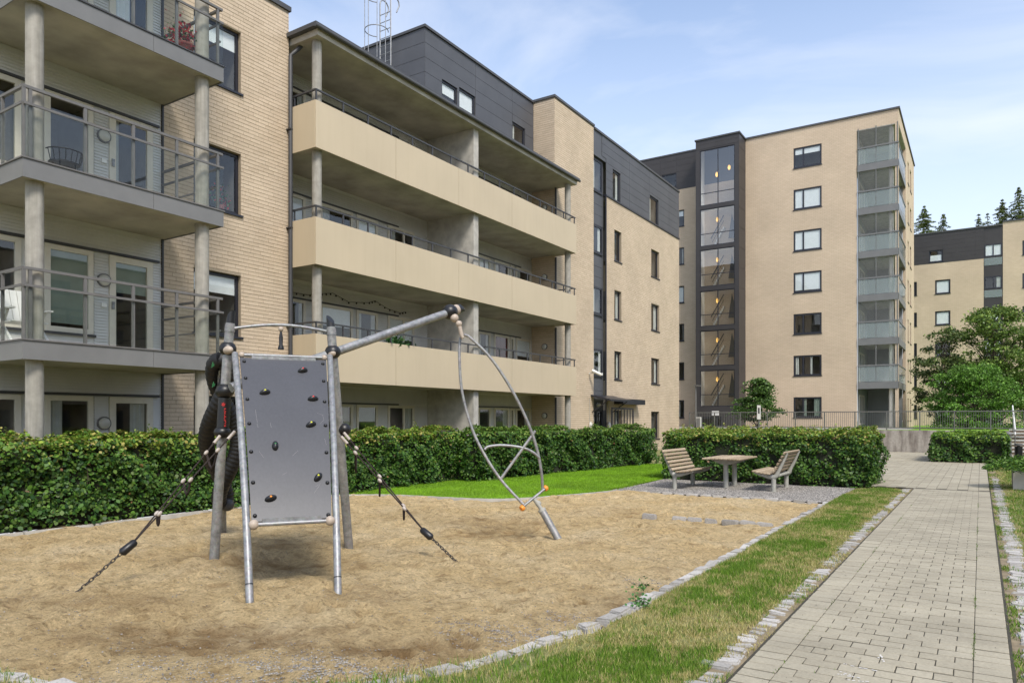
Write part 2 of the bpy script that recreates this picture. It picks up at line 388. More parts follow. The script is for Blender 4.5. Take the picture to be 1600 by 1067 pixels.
def ngon_mesh(name, V, k, mat, tint=None):      # V: (N,k,3) polygons, tint (N,3)
    N = V.shape[0]; me = bpy.data.meshes.new(name)
    me.vertices.add(N * k); me.vertices.foreach_set('co', V.reshape(-1).astype(np.float32))
    me.loops.add(N * k); me.loops.foreach_set('vertex_index', np.arange(N * k, dtype=np.int32))
    me.polygons.add(N); me.polygons.foreach_set('loop_start', np.arange(0, N * k, k, dtype=np.int32)); me.polygons.foreach_set('loop_total', np.full(N, k, dtype=np.int32))
    me.materials.append(MATS[mat])
    if tint is not None:
        at = me.attributes.new('tint', 'FLOAT_COLOR', 'FACE'); c = np.ones((N, 4), np.float32); c[:, :3] = tint; at.data.foreach_set('color', c.reshape(-1))
    me.update(); me.validate()
    return me
def nrmz(a): return a / np.maximum(np.linalg.norm(a, axis=1, keepdims=True), 1e-9)
LEAF = np.array([(0, 0), (.30, .26), (.36, .58), (0, 1.0), (-.36, .58), (-.30, .26)])
def leaf_polys(pos, nrm, size, up_bias=.4, aspect=1.0):
    N = len(pos); nrm = nrmz(nrm); t = RNG.normal(size=(N, 3)); t[:, 2] -= up_bias
    t = nrmz(t - nrm * np.sum(t * nrm, 1, keepdims=True)); b = np.cross(nrm, t)
    V = np.zeros((N, 6, 3))
    for i, (x, y) in enumerate(LEAF):
        fold = abs(x) * .35
        V[:, i] = pos + (b * x * aspect + t * (y - .5) + nrm * fold) * size[:, None]
    return V
def pick_tint(N, cols, wts=None, jit=.15):
    idx = RNG.choice(len(cols), N, p=wts); c = np.array(cols)[idx] * (1 + RNG.uniform(-jit, jit, (N, 1)))
    return np.clip(c, 0, 1)
def vnoise(x, y, seed=0):
    # cheap smooth value noise on arrays
    r = np.random.default_rng(seed).random((64, 64)); xi = np.floor(x).astype(int); yi = np.floor(y).astype(int); fx = x - xi; fy = y - yi
    fx = fx * fx * (3 - 2 * fx); fy = fy * fy * (3 - 2 * fy); g = lambda a, b: r[a % 64, b % 64]
    return (g(xi, yi) * (1 - fx) + g(xi + 1, yi) * fx) * (1 - fy) + (g(xi, yi + 1) * (1 - fx) + g(xi + 1, yi + 1) * fx) * fy

# ------------------------------------------------------------------ ground, sand, lawn, gravel, path
PX0, PX1 = -1.316, .168          # path edges
g = MB(); gz_ = -.03
for x0, x1, y0, y1 in ((-400, -12.1, -60, 700), (-2.45, 400, -60, 700), (-12.1, -2.45, -60, 1.5), (-12.1, -2.45, 15.5, 700)): g.quad((x0, y0, gz_), (x1, y0, gz_), (x1, y1, gz_), (x0, y1, gz_))
struct(g.build('ground', 'turf'))
SANDR = -2.55
# outline of the sand pit (plan)
edge_curve = [(-2.55, 15.3), (-2.55, 5.6), (-2.66, 4.7), (-2.98, 3.55), (-3.55, 2.75), (-4.35, 2.32), (-5.3, 2.12), (-6.6, 2.0), (-12.0, 1.6)]
lawn_edge = [(-11.75, 10.9), (-11.0, 11.75), (-9.6, 11.95), (-8.2, 12.2), (-7.65, 13.4), (-7.2, 14.6), (-7.05, 15.3)]
def poly_inside(px, py, poly):
    ins = np.zeros(px.shape, bool); n = len(poly)
    for i in range(n):
        x0, y0 = poly[i]; x1, y1 = poly[(i + 1) % n]
        cnd = ((y0 > py) != (y1 > py)) & (px < (x1 - x0) * (py - y0) / (y1 - y0 + 1e-12) + x0); ins ^= cnd
    return ins
def densify(pts, step):
    o = []
    for (x0, y0), (x1, y1) in zip(pts[:-1], pts[1:]):
        n = max(1, int(math.hypot(x1 - x0, y1 - y0) / step))
        for i in range(n): o.append((x0 + (x1 - x0) * i / n, y0 + (y1 - y0) * i / n))
    o.append(pts[-1]); return o
def smooth_curve(pts, it=3):
    for _ in range(it):
        q = [pts[0]]
        for a, b in zip(pts[:-1], pts[1:]): q += [(a[0] * .75 + b[0] * .25, a[1] * .75 + b[1] * .25), (a[0] * .25 + b[0] * .75, a[1] * .25 + b[1] * .75)]
        q.append(pts[-1]); pts = q
    return pts
edge_s = smooth_curve(edge_curve, 2); lawn_s = smooth_curve(lawn_edge, 2)
sand_poly = edge_s + [(-12.0, 10.9)] + lawn_s + [(-7.05, 15.36), (-2.55, 15.36)]
st = .036; gx = np.arange(-12.2, -2.4, st); gy = np.arange(1.4, 15.6, st); X, Y = np.meshgrid(gx, gy, indexing='ij')
Zs = .055 * (vnoise(X * .55, Y * .55, 1) - .5) + .045 * (vnoise(X * 1.7, Y * 1.4, 2) - .5) + .03 * (vnoise(X * 4.3, Y * 3.7, 3) - .5) + .034 * (vnoise(X * 8, Y * 7, 4) - .5) + .024 * (vnoise(X * 15, Y * 13, 5) - .5) - .06 * np.maximum(0, vnoise(X * 6 + 11, Y * 5, 6) - .72)
for _ in range(420):   # foot marks and scuffs
    fx, fy = RNG.uniform(-11.5, -2.8), RNG.uniform(2.4, 14.5); a = RNG.uniform(0, 6.28); rl, rw = RNG.uniform(.12, .24), RNG.uniform(.06, .11)
    dx, dy = X - fx, Y - fy; p_ = (dx * math.cos(a) + dy * math.sin(a)) / rl; q_ = (-dx * math.sin(a) + dy * math.cos(a)) / rw; d2 = p_ ** 2 + q_ ** 2
    Zs += RNG.uniform(.02, .055) * (np.exp(-((np.sqrt(d2) - 1.25) ** 2) * 8) * .55 - np.exp(-d2 * 1.6))
for (u, v, dep, rad) in ((450, 985, .05, .55), (330, 1000, .03, .5), (300, 975, .05, .8), (450, 880, .06, .6), (780, 825, .07, .7), (690, 1000, .05, .45), (1040, 935, .05, .35), (960, 800, .03, .5)):
    q = G(u, v); Zs -= dep * np.exp(-((X - q.x) ** 2 + (Y - q.y) ** 2) / rad ** 2)
for (u, v, r_) in ((334, 874, .11), (545, 853, .11), (390, 937, .09), (528, 925, .09), (349, 829, .10), (868, 837, .13), (116, 924, .08), (719, 879, .08)):   # scooped hollows with a rim at the posts
    q = G(u, v); dd_ = np.sqrt((X - q.x) ** 2 + (Y - q.y) ** 2) / r_; Zs += .03 * np.exp(-(dd_ - 1.9) ** 2 * 1.5) - .035 * np.exp(-dd_ ** 2 * .7)
ins = poly_inside(X, Y, sand_poly)
Zs = Zs - .01; 
V = np.stack([X, Y, Zs], -1).reshape(-1, 3); ny = len(gy); fs = []
for i in range(len(gx) - 1):
    for j in range(ny - 1):
        if ins[i, j] or ins[i + 1, j] or ins[i, j + 1] or ins[i + 1, j + 1]:
            k = i * ny + j; fs.append((k, k + ny, k + ny + 1, k + 1))
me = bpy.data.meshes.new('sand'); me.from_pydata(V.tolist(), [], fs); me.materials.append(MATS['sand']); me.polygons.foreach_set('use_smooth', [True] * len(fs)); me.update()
damp_shade = np.zeros_like(X)
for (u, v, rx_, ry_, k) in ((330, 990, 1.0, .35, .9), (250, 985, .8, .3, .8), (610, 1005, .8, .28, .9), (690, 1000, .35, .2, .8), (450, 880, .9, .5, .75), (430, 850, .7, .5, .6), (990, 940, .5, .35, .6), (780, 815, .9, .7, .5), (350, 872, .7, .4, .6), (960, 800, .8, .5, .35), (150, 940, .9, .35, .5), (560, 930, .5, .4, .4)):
    q = G(u, v); rt = rgt_ = None; dx_ = (X - q.x) * C_ + (Y - q.y) * S_; dy_ = -(X - q.x) * S_ + (Y - q.y) * C_; damp_shade = np.maximum(damp_shade, k * np.exp(-(dx_ / rx_) ** 2 - (dy_ / ry_) ** 2))
damp_shade = np.clip(damp_shade * (.2 + 1.5 * vnoise(X * 5, Y * 5, 61) * (.4 + vnoise(X * 13, Y * 13, 62))), 0, 1); damp_shade = np.maximum(damp_shade, .75 * np.clip(-(Zs - Zs.mean()) / .045 - .7, 0, 1))  # hollows also darkened in colour as painted dent shade, beside the damp patches
at = me.attributes.new('damp_shade', 'FLOAT', 'POINT'); at.data.foreach_set('value', damp_shade.reshape(-1).astype(np.float32))
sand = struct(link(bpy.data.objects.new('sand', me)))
def sand_z(x, y):
    i = min(max(int((x - gx[0]) / st), 0), len(gx) - 1); j = min(max(int((y - gy[0]) / st), 0), len(gy) - 1); return float(Zs[i, j])
# lawn
g = MB(); lp = [(x, y) for x, y in lawn_s]; poly = lp + [(-7.3, 18.6), (-7.6, 25.4), (-11.9, 25.4), (-11.9, 10.9)]
g.add([(x, y, .012) for x, y in poly], [tuple(range(len(poly)))]); lawn = struct(g.build('lawn', 'lawn_turf'))
# gravel seating area
g = MB(); g.quad((-7.35, 15.35, .012), (-2.5, 15.35, .012), (-2.5, 19.3, .012), (-7.35, 19.3, .012)); gravel = struct(g.build('gravel', 'gravel'))
# verge strips
def verge_sheet(name, x0, x1, y0, y1, z=.0):
    gx_ = np.linspace(x0, x1, 24); gy_ = np.linspace(y0, y1, 160); A, B = np.meshgrid(gx_, gy_, indexing='ij')
    zz = z + .03 * (vnoise(A * 1.5 + 9, B * 1.5, 11) - .3); VV = np.stack([A, B, zz], -1).reshape(-1, 3); ff = []
    for i in range(23):
        for j in range(159): k = i * 160 + j; ff.append((k, k + 160, k + 161, k + 1))
    me = bpy.data.meshes.new(name); me.from_pydata(VV.tolist(), [], ff); me.materials.append(MATS['turf']); me.polygons.foreach_set('use_smooth', [True] * len(ff)); me.update()
    return struct(link(bpy.data.objects.new(name, me)))
# path bed and pavers
g = MB(); g.box(PX0 - .02, PX1 + .02, 2.2, 19.62, -.08, .0205); path = struct(g.build('path', 'joint_sand'))
PW, PL, JT = .1425, .2128, .006
JY = .016
def slab_mesh(name, lx, ly, h, bev, mat):
    return MB().box(-lx / 2, lx / 2, -ly / 2, ly / 2, -h, 0).build(name, mat, bevel=bev, mesh_only=True)
me_full = slab_mesh('paver', PL - JT, PW - JY, .04, .003, 'paver'); me_half = slab_mesh('paver', PL / 2 - JT, PW - JY, .04, .003, 'paver')
pav = []; ix0, ix1 = PX0 + .21, PX1 - .21
for r_ in range(int((19.6 - 2.4) / PW)):
    y = 2.4 + (r_ + .5) * PW
    pav.append((PX0 + .105, y, 1)); pav.append((PX1 - .105, y, 1))
    if r_ % 2:
        pav.append((ix0 + PL / 4, y, 0)); pav.append((ix1 - PL / 4, y, 0)); pav += [(ix0 + PL / 2 + PL * (i + .5), y, 1) for i in range(4)]
    else: pav += [(ix0 + PL * (i + .5), y, 1) for i in range(5)]
def inview(x, y, z=0.02):
    Z = -S_ * x + C_ * y; L = C_ * x + S_ * y
    if Z < .5: return False
    u = 800 + F * L / Z; v = V0 + F * (H - z) / Z
    return -40 < u < 1640 and v < 1100
pav = [q for q in pav if inview(q[0], q[1])]; pav.sort(key=lambda q: q[1] ** 2 + q[0] ** 2)
for x, y, full in pav[:300]:
    inst('paver', me_full if full else me_half, path, (x, y, .026 + random.uniform(-.003, .003)), (random.gauss(0, .010), random.gauss(0, .008), random.gauss(0, .006)), (1, 1, 1))
g = MB()
for x, y, full in pav[300:]:
    lx = (PL if full else PL / 2) - JT; dz = random.uniform(-.002, .002); g.box(x - lx / 2, x + lx / 2, y - PW / 2 + JY / 2, y + PW / 2 - JY / 2, -.03, .026 + dz)
g.build('paver_field', 'paver', path, kind='stuff')
# chalk marks on the pavers
ch = MB()
for (u0, v0_, u1, v1_) in ((1312, 1048, 1345, 1060), (1318, 1036, 1372, 1048), (1325, 1062, 1360, 1064), (1308, 1052, 1330, 1056), (1375, 1022, 1378, 1034)):
    a, b = G(u0, v0_, .029), G(u1, v1_, .029); d = (b - a); pr = Vector((-d.y, d.x, 0)).normalized() * .006
    for i in range(5):
        t0, t1 = i / 5 + .01, (i + 1) / 5 - random.uniform(.02, .1); o = Vector((random.gauss(0, .006), random.gauss(0, .006), 0)); p0, p1 = a + d * t0 + o, a + d * t1 + o
        ch.quad(p0 - pr, p1 - pr, p1 + pr, p0 + pr)
ch.build('chalk_mark', 'chalk', path)
n = 170; xx = RNG.uniform(PX0, PX1, n); yy = 3 + 14 * RNG.random(n) ** 1.6; a = RNG.uniform(0, 6.28, n); r_ = RNG.uniform(.004, .012, n); V = np.zeros((n, 4, 3))
for k in range(4): V[:, k] = np.stack([xx + np.cos(a + k * 1.57) * r_ * (1 if k % 2 else .6), yy + np.sin(a + k * 1.57) * r_ * (1 if k % 2 else .6), np.full(n, .031) + .004 * (k % 2)], 1)
o = bpy.data.objects.new('litter', ngon_mesh('litter', V, 4, 'blade_litter', None)); COL.objects.link(o); props(o, 'dark crumbs of leaf and soil lying on the brick path', 'litter', kind='stuff')
# plaza at the end of the path
g = MB(); g.box(-7.2, .168, 21.4, 41, -.06, .018); g.box(-2.4, .168, 19.62, 21.4, -.06, .018); g.box(.168, 6, 34.5, 41, -.06, .018); plaza = struct(g.build('plaza', 'joint_sand'))
g = MB(); rx = [.168 - .21 * i for i in range(0, 35)]
for ri in range(len(rx) - 1):
    y = 19.64 + (0 if ri % 2 else .15)
    while y < 40.7:
        if not (rx[ri] < -2.15 and y < 21.45): g.box(rx[ri + 1] + .004, rx[ri] - .004, y, y + .292, 0, .024 + random.uniform(-.002, .002))
        y += .30
y = 34.5
while y < 40.6:
    x = .18
    while x < 1.2 if y < 40.0 else x < 5: g.box(x, x + .206, y, y + .292, 0, .024 + random.uniform(-.002, .002)); x += .21
    y += .30
g.build('paver_field', 'paver', plaza, kind='stuff')
g = MB(); x = -1.3
while x < .1: g.box(x, x + .135, 19.50, 19.60, 0, .030); x += .14
# granite setts
def rough_block(lx, ly, h, seed, bev=.012):
    rr = random.Random(seed); bm = bmesh.new(); bmesh.ops.create_cube(bm, size=1)
    for v in bm.verts: v.co = Vector((v.co.x * lx, v.co.y * ly, v.co.z * h - h / 2)) + Vector((rr.uniform(-.12, .12) * lx, rr.uniform(-.12, .12) * ly, rr.uniform(-.08, .08) * h))
    bmesh.ops.bevel(bm, geom=list(bm.edges), offset=bev, segments=2, affect='EDGES'); me = bpy.data.meshes.new('cobblestone'); bm.to_mesh(me); bm.free(); me.materials.append(MATS['granite']); return me
setts_l = [rough_block(.195, .108, .10, i, .012) for i in range(10)]; setts_s = [rough_block(.16, .09, .12, 20 + i) for i in range(6)]
curb_blocks = [rough_block(.13, .27, .14, 40 + i, .016) for i in range(8)]
g = MB(); g.box(-1.56, PX0 - .022, 2.3, 19.6, -.1, .0); kl = struct(g.build('path_edging', 'dry_soil'))
y = 2.5
while y < 19.5:
    if random.random() > .03 and inview(-1.45, y): inst('cobblestone', random.choice(setts_l), kl, (-1.455 + random.uniform(-.03, .015), y, .015 + random.uniform(-.01, .006)), (random.gauss(0, .05), random.gauss(0, .05), random.gauss(0, .14)), (random.uniform(.65, 1.0), random.uniform(.72, 1.0), 1))
    y += random.uniform(.118, .16)
g = MB(); g.box(PX1 + .022, PX1 + .30, 2.3, 33, -.1, .0); kr = struct(g.build('path_edging', 'dry_soil'))
y = 2.8
while y < 24:
    if random.random() > .03: inst('cobblestone', random.choice(setts_l), kr, (PX1 + .18 + random.uniform(-.02, .02), y, .014 + random.uniform(-.01, .006)), (random.gauss(0, .05), random.gauss(0, .05), random.gauss(0, .1)), (random.uniform(.75, 1.05), random.uniform(.72, 1.0), 1))
    y += random.uniform(.098, .122)
g = MB(); pts = densify(edge_s, .1)
g.tube([(x, y, -.12) for x, y in pts], .05, 6); ke = struct(g.build('sandpit_edging', 'soil'))
acc = 0; nxt = .1
for (x0, y0), (x1, y1) in zip(pts[:-1], pts[1:]):
    d = math.hypot(x1 - x0, y1 - y0); acc += d
    if acc >= nxt and y0 < 15.3 and (inview(x0, y0) or True) and x0 > -7:
        inst('cobblestone', random.choice(curb_blocks), ke, (x0, y0, .024 + random.uniform(-.012, .012)), (random.gauss(0, .03), random.gauss(0, .03), math.atan2(y1 - y0, x1 - x0) - math.pi / 2 + random.gauss(0, .05)), (random.uniform(.85, 1.15), random.uniform(.8, 1.05), 1)); nxt += random.uniform(.24, .285)
x = -4.75
while x < -2.65:
    if x > -4.3 or random.random() > .3: inst('cobblestone', random.choice(curb_blocks), ke, (x, 11.65 + random.uniform(-.02, .02), .04 + random.uniform(-.012, .008)), (0, 0, math.pi / 2 + random.gauss(0, .05)), (random.uniform(.7, .9), random.uniform(.8, 1), 1))
    x += random.uniform(.24, .30)
x = -7.0
while x < -2.65:
    inst('cobblestone', random.choice(curb_blocks), ke, (x, 15.36 + random.uniform(-.015, .015), .035 + random.uniform(-.012, .008)), (0, 0, math.pi / 2 + random.gauss(0, .03)), (.6, random.uniform(.8, 1), 1)); x += random.uniform(.25, .30)
# thin concrete kerb along lawn and hedge foot
g = MB(); kp = densify(lawn_s, .4)
for a, b in zip(kp[:-1], kp[1:]): g.obox((a[0], a[1], -.02), (b[0] + (b[0] - a[0]) * .02, b[1] + (b[1] - a[1]) * .02, -.025), .045, .10)
struct(g.build('lawn_kerb', 'concrete'))
g = MB()
for i in range(9): g.box(-11.70 + random.uniform(-.01, .01), -11.64, 2.0 + i * 1.0, 2.98 + i * 1.0, -.1, .018 + random.uniform(-.012, .01))
struct(g.build('hedge_kerb', 'concrete'))
verge_sheet('grass_verge', -2.49, -1.54, 2.0, 19.2); verge_sheet('grass_verge', PX1 + .26, 6.5, 2.0, 34.4)
g = MB(); g.add([(-6.6, 2.05, .004), (-5.3, 2.14, .004), (-4.35, 2.34, .004), (-3.55, 2.78, .004), (-2.98, 3.58, .004), (-2.6, 4.9, .004), (-2.4, 5.2, .004), (-2.4, 1, .004), (-6.6, 1, .004)], [(0, 1, 2, 3, 4, 5, 6, 7, 8)]); struct(g.build('grass_verge', 'turf'))

# ------------------------------------------------------------------ grass
def blades(name, px, py, pz, hgt, wid, tint):
    N = len(px); a = RNG.uniform(0, 6.283, N); ln = RNG.uniform(.1, .8, N) * hgt; la = RNG.uniform(0, 6.283, N)
    V = np.zeros((N, 3, 3)); V[:, 0] = np.stack([px - np.cos(a) * wid / 2, py - np.sin(a) * wid / 2, pz], 1); V[:, 1] = np.stack([px + np.cos(a) * wid / 2, py + np.sin(a) * wid / 2, pz], 1)
    V[:, 2] = np.stack([px + np.cos(la) * ln, py + np.sin(la) * ln, pz + hgt], 1)
    o = bpy.data.objects.new(name, ngon_mesh(name, V, 3, 'blade', tint)); COL.objects.link(o); o['kind'] = 'stuff'; return o
GREENS = np.array([(.12, .23, .015), (.17, .27, .03), (.08, .17, .015)]); DRY = np.array([(.42, .36, .14), (.50, .43, .20), (.33, .30, .10)])
def grass_patch(name, x0, x1, y0, y1, n, hmin, hmax, wid, dryness=.5, mask=None, zoff=0.0):
    # denser towards the viewer
    yy = y0 + (y1 - y0) * RNG.random(n) ** 1.5; xx = RNG.uniform(x0, x1, n)
    if mask is not None: k = mask(xx, yy); xx, yy = xx[k], yy[k]; n = len(xx)
    pn = .38 * vnoise(xx * 2.1 + 3, yy * 1.3 + 7, 21) + .34 * vnoise(xx * 5 + 1, yy * 4, 22) + .28 * vnoise(xx * 11 + 1, yy * 10, 23)
    edge = np.minimum(xx - x0, x1 - xx); pn = pn + .16 * np.exp(-(edge / .16) ** 2)
    dry = pn + RNG.normal(0, .13, n) > (1 - dryness); thin = RNG.random(n) < np.where(pn > .72, .45, 1.0)
    t = np.where(dry[:, None], DRY[RNG.integers(0, 3, n)], GREENS[RNG.integers(0, 3, n)]) * RNG.uniform(.75, 1.25, (n, 1))
    h = RNG.uniform(hmin, hmax, n) * (1.25 - .7 * pn); z = .03 * (vnoise(xx * 1.5 + 9, yy * 1.5, 11) - .3) + zoff; k = thin
    return blades(name, xx[k], yy[k], z[k] - .005, h[k], np.full(k.sum(), wid) * (1 + .06 * yy[k]), t[k])
o = grass_patch('verge_grass', -2.50, -1.50, 2.6, 19.2, 200000, .012, .058, .0055, .42)
props(o, 'patchy green and straw coloured grass between the sandpit and the path', 'grass')
o = grass_patch('verge_grass', PX1 + .22, 2.6, 3.2, 33, 90000, .02, .08, .006, .38)
props(o, 'green grass growing right of the brick path', 'grass')
o = grass_patch('verge_grass', -7.0, -2.5, 1.0, 5.2, 60000, .03, .10, .006, .5, lambda x, y: ~poly_inside(x, y, [(a - .07, b) for a, b in sand_poly]) & (y < 5.2))
props(o, 'dry grass in the near corner by the sandpit edging', 'grass')
o = grass_patch('edging_grass', PX1 + .015, PX1 + .30, 2.8, 30, 26000, .012, .05, .006, .25, lambda x, y: (RNG.random(len(x)) < np.where(x < PX1 + .09, 1, .35)) & (vnoise(x * 3, y * 3.1, 41) > .42), .0)
props(o, 'grass and weeds between the granite stones right of the path', 'grass')
o = grass_patch('edging_grass', -1.60, -1.325, 2.6, 19.2, 16000, .01, .04, .0055, .55, lambda x, y: vnoise(x * 3, y * 3.1, 43) > .45, .0)
props(o, 'sparse grass between the granite stones left of the path', 'grass')
n = 2600; yy = 2.8 + 14 * RNG.random(n) ** 1.5; kx = RNG.random(n); xx = np.where(kx < .55, ix1, np.where(kx < .8, ix0, ix0 + PL * RNG.integers(0, 6, n) * .5)) + RNG.normal(0, .006, n); yy = np.where(kx < .8, yy, np.round((yy - 2.4) / PW) * PW + 2.4) + RNG.normal(0, .01, n); k = (vnoise(xx * 2.0, yy * 2.2, 71) > .60); xx, yy = xx[k], yy[k]
o = blades('joint_weeds', xx, yy, np.full(len(xx), .022), RNG.uniform(.006, .022, len(xx)), np.full(len(xx), .006), GREENS[RNG.integers(0, 3, len(xx))] * RNG.uniform(.6, 1.1, (len(xx), 1))); props(o, 'tiny green weeds growing in the joints of the brick path', 'weeds')
n = 110000; xx = RNG.uniform(-11.9, -7.0, n); yy = RNG.uniform(10.9, 25.3, n); k = poly_inside(xx, yy, poly); xx, yy = xx[k], yy[k]
tt = np.array([(.17, .33, .008), (.22, .38, .015), (.13, .26, .006)])[RNG.integers(0, 3, len(xx))] * RNG.uniform(.75, 1.2, (len(xx), 1)) * (.72 + .5 * vnoise(xx * 1.4, yy * 1.1, 51) + .25 * (vnoise(xx * 5, yy * 4, 52) - .5))[:, None]
o = blades('lawn_grass', xx, yy, np.full(len(xx), .012), RNG.uniform(.015, .04, len(xx)), np.full(len(xx), .011), tt); props(o, 'bright mown lawn grass in front of the long hedge', 'grass')
# pebbles: gravel seating area and gravelly patches of the sand
def pebbles(name, xs, ys, zs, rs, label):
    N = len(xs); base_ = np.array([(1, 0, 0), (0, 1, 0), (-1, 0, 0), (0, -1, 0), (0, 0, .7)]); tri = [(0, 1, 4), (1, 2, 4), (2, 3, 4), (3, 0, 4)]
    a = RNG.uniform(0, 6.28, N); ca, sa = np.cos(a), np.sin(a); V = np.zeros((N, 4, 3, 3)); j = 1 + RNG.uniform(-.35, .35, (N, 5))
    pts_ = np.zeros((N, 5, 3))
    for i in range(5):
        bx, by, bz = base_[i]; pts_[:, i, 0] = xs + (ca * bx - sa * by) * rs * j[:, i]; pts_[:, i, 1] = ys + (sa * bx + ca * by) * rs * j[:, i]; pts_[:, i, 2] = zs + bz * rs * j[:, i]
    verts = pts_.reshape(-1, 3); faces = (np.arange(N)[:, None, None] * 5 + np.array(tri)[None]).reshape(-1, 3)
    me = bpy.data.meshes.new(name); me.vertices.add(N * 5); me.vertices.foreach_set('co', verts.reshape(-1).astype(np.float32)); M_ = len(faces)
    me.loops.add(M_ * 3); me.loops.foreach_set('vertex_index', faces.reshape(-1).astype(np.int32)); me.polygons.add(M_); me.polygons.foreach_set('loop_start', np.arange(0, M_ * 3, 3, dtype=np.int32)); me.polygons.foreach_set('loop_total', np.full(M_, 3, dtype=np.int32))
    me.materials.append(MATS['pebble']); me.update(); o = bpy.data.objects.new(name, me); COL.objects.link(o); props(o, label, 'gravel', kind='stuff'); return o
n = 26000; pebbles('gravel_stones', RNG.uniform(-7.2, -2.5, n), RNG.uniform(15.4, 19.0, n), np.full(n, .012), RNG.uniform(.008, .02, n), 'grey gravel stones under the benches and table')
xs, ys = [], []
for (u, v, sx, cnt) in ((480, 1055, .42, 2600), (560, 1045, .35, 1500), (300, 1060, .5, 1200), (770, 985, .3, 900), (830, 985, .22, 500), (890, 960, .2, 400), (1010, 905, .15, 200), (700, 1040, .2, 500)):
    q = G(u, v); xs.append(RNG.normal(q.x, sx * 1.1, cnt)); ys.append(RNG.normal(q.y, sx * .55, cnt))
xs.append(RNG.uniform(-11.5, -2.7, 6000)); ys.append(2.2 + 12 * RNG.random(6000) ** 1.4)
xs = np.concatenate(xs); ys = np.concatenate(ys); k = poly_inside(xs, ys, sand_poly); xs, ys = xs[k], ys[k]
pebbles('sand_stones', xs, ys, np.array([sand_z(a, b) for a, b in zip(xs, ys)]), RNG.uniform(.003, .009, len(xs)), 'small grey stones scattered in the sand')
# straw stalks and small twigs lying on the sand
k_ = 2600; xx = RNG.uniform(-11.4, -2.7, k_); yy = 2.3 + 12 * RNG.random(k_) ** 1.5; kk = poly_inside(xx, yy, sand_poly); xx, yy = xx[kk], yy[kk]; n = len(xx); a = RNG.uniform(0, 6.28, n); L_ = RNG.uniform(.02, .07, n)
zz = np.array([sand_z(p_, q_) for p_, q_ in zip(xx, yy)]) + .006; V = np.zeros((n, 3, 3)); V[:, 0] = np.stack([xx, yy, zz], 1); V[:, 1] = np.stack([xx + np.sin(a) * .003, yy - np.cos(a) * .003, zz], 1); V[:, 2] = np.stack([xx + np.cos(a) * L_, yy + np.sin(a) * L_, zz + .006], 1)
o = bpy.data.objects.new('straw', ngon_mesh('straw', V, 3, 'blade', pick_tint(n, [(.30, .23, .13), (.12, .09, .06), (.45, .36, .22)]))); COL.objects.link(o); props(o, 'bits of straw and twig lying on the sand', 'litter', kind='stuff')
def weed(u, v, r, n, label, x=None, y=None):
    q = G(u, v); pos = np.stack([RNG.normal(q.x, r * .5, n), RNG.normal(q.y, r * .5, n), np.abs(RNG.normal(0, r * .45, n)) + .01], 1); nr = RNG.normal(size=(n, 3)); nr[:, 2] = np.abs(nr[:, 2]) + .6
    t_ = thing('weed', label, 'weed', (q.x, q.y, 0)); me = ngon_mesh('foliage', leaf_polys(pos, nr, RNG.uniform(.02, .04, n)), 6, 'leaf', pick_tint(n, [(.06, .17, .04), (.10, .24, .05)])); o = bpy.data.objects.new('foliage', me); link(o, t_)
    sm = MB()
    for i in range(6):
        a = i; sm.tube([(q.x, q.y, 0), (q.x + math.cos(a) * r * .5, q.y + math.sin(a) * r * .5, r * .6)], .003, 4)
    sm.build('stem', 'leaf' if False else 'bark', t_)
weed(1000, 948, .10, 110, 'green weed sprouting over the sandpit edging stones'); weed(1005, 922, .09, 50, 'small weed on the sandpit edge behind the larger weed')

# ------------------------------------------------------------------ window, wall and brick builders
def wall_mesh(ax, c, a0, a1, z0, z1, holes, t=.16):
    As = sorted({a0, a1} | {min(max(h[i], a0), a1) for h in holes for i in (0, 1)}); Zz = sorted({z0, z1} | {min(max(h[i], z0), z1) for h in holes for i in (2, 3)})
    m = MB()
    pt = (lambda a, d, z: (c + d, a, z)) if ax == 'X' else (lambda a, d, z: (a, c - d, z))
    def q(*p):
        m.quad(*p)
    for i in range(len(As) - 1):
        for j in range(len(Zz) - 1):
            ca, cz = (As[i] + As[i + 1]) / 2, (Zz[j] + Zz[j + 1]) / 2
            if any(h[0] < ca < h[1] and h[2] < cz < h[3] for h in holes): continue
            q(pt(As[i], 0, Zz[j]), pt(As[i + 1], 0, Zz[j]), pt(As[i + 1], 0, Zz[j + 1]), pt(As[i], 0, Zz[j + 1]))
    for h in holes:
        b0, b1, y0, y1 = h[:4]
        q(pt(b0, 0, y0), pt(b0, -t, y0), pt(b0, -t, y1), pt(b0, 0, y1)); q(pt(b1, 0, y0), pt(b1, -t, y0), pt(b1, -t, y1), pt(b1, 0, y1))
        q(pt(b0, 0, y1), pt(b1, 0, y1), pt(b1, -t, y1), pt(b0, -t, y1)); q(pt(b0, 0, y0), pt(b1, 0, y0), pt(b1, -t, y0), pt(b0, -t, y0))
    return m
BW, BH, BJ = .29, .09, .008
def brick_list(a0, a1, z0, z1, holes, phase=0):
    out = []; nr = int((z1 - z0) / BH)
    for r_ in range(nr):
        zb = z0 + r_ * BH; zc = zb + BH / 2; off = (r_ % 2) * BW / 2 + (.06 if r_ % 5 == 3 else 0) + phase
        x = a0 - BW + off % BW
        bl = sorted([(h[0], h[1]) for h in holes if h[2] - .02 < zc < h[3] + .02])
        while x < a1:
            s0, s1 = max(x, a0), min(x + BW, a1); segs = [(s0, s1)]
            for b0, b1 in bl:
                ns = []
                for p0, p1 in segs:
                    if b1 <= p0 or b0 >= p1: ns.append((p0, p1))
                    else:
                        if b0 > p0: ns.append((p0, b0 + BJ / 2))
                        if b1 < p1: ns.append((b1 - BJ / 2, p1))
                segs = ns
            for p0, p1 in segs:
                if p1 - p0 > .03: out.append((p0 + .003, p1 - .003, zb + .0065, zb + BH - .0065))
            x += BW
    return out
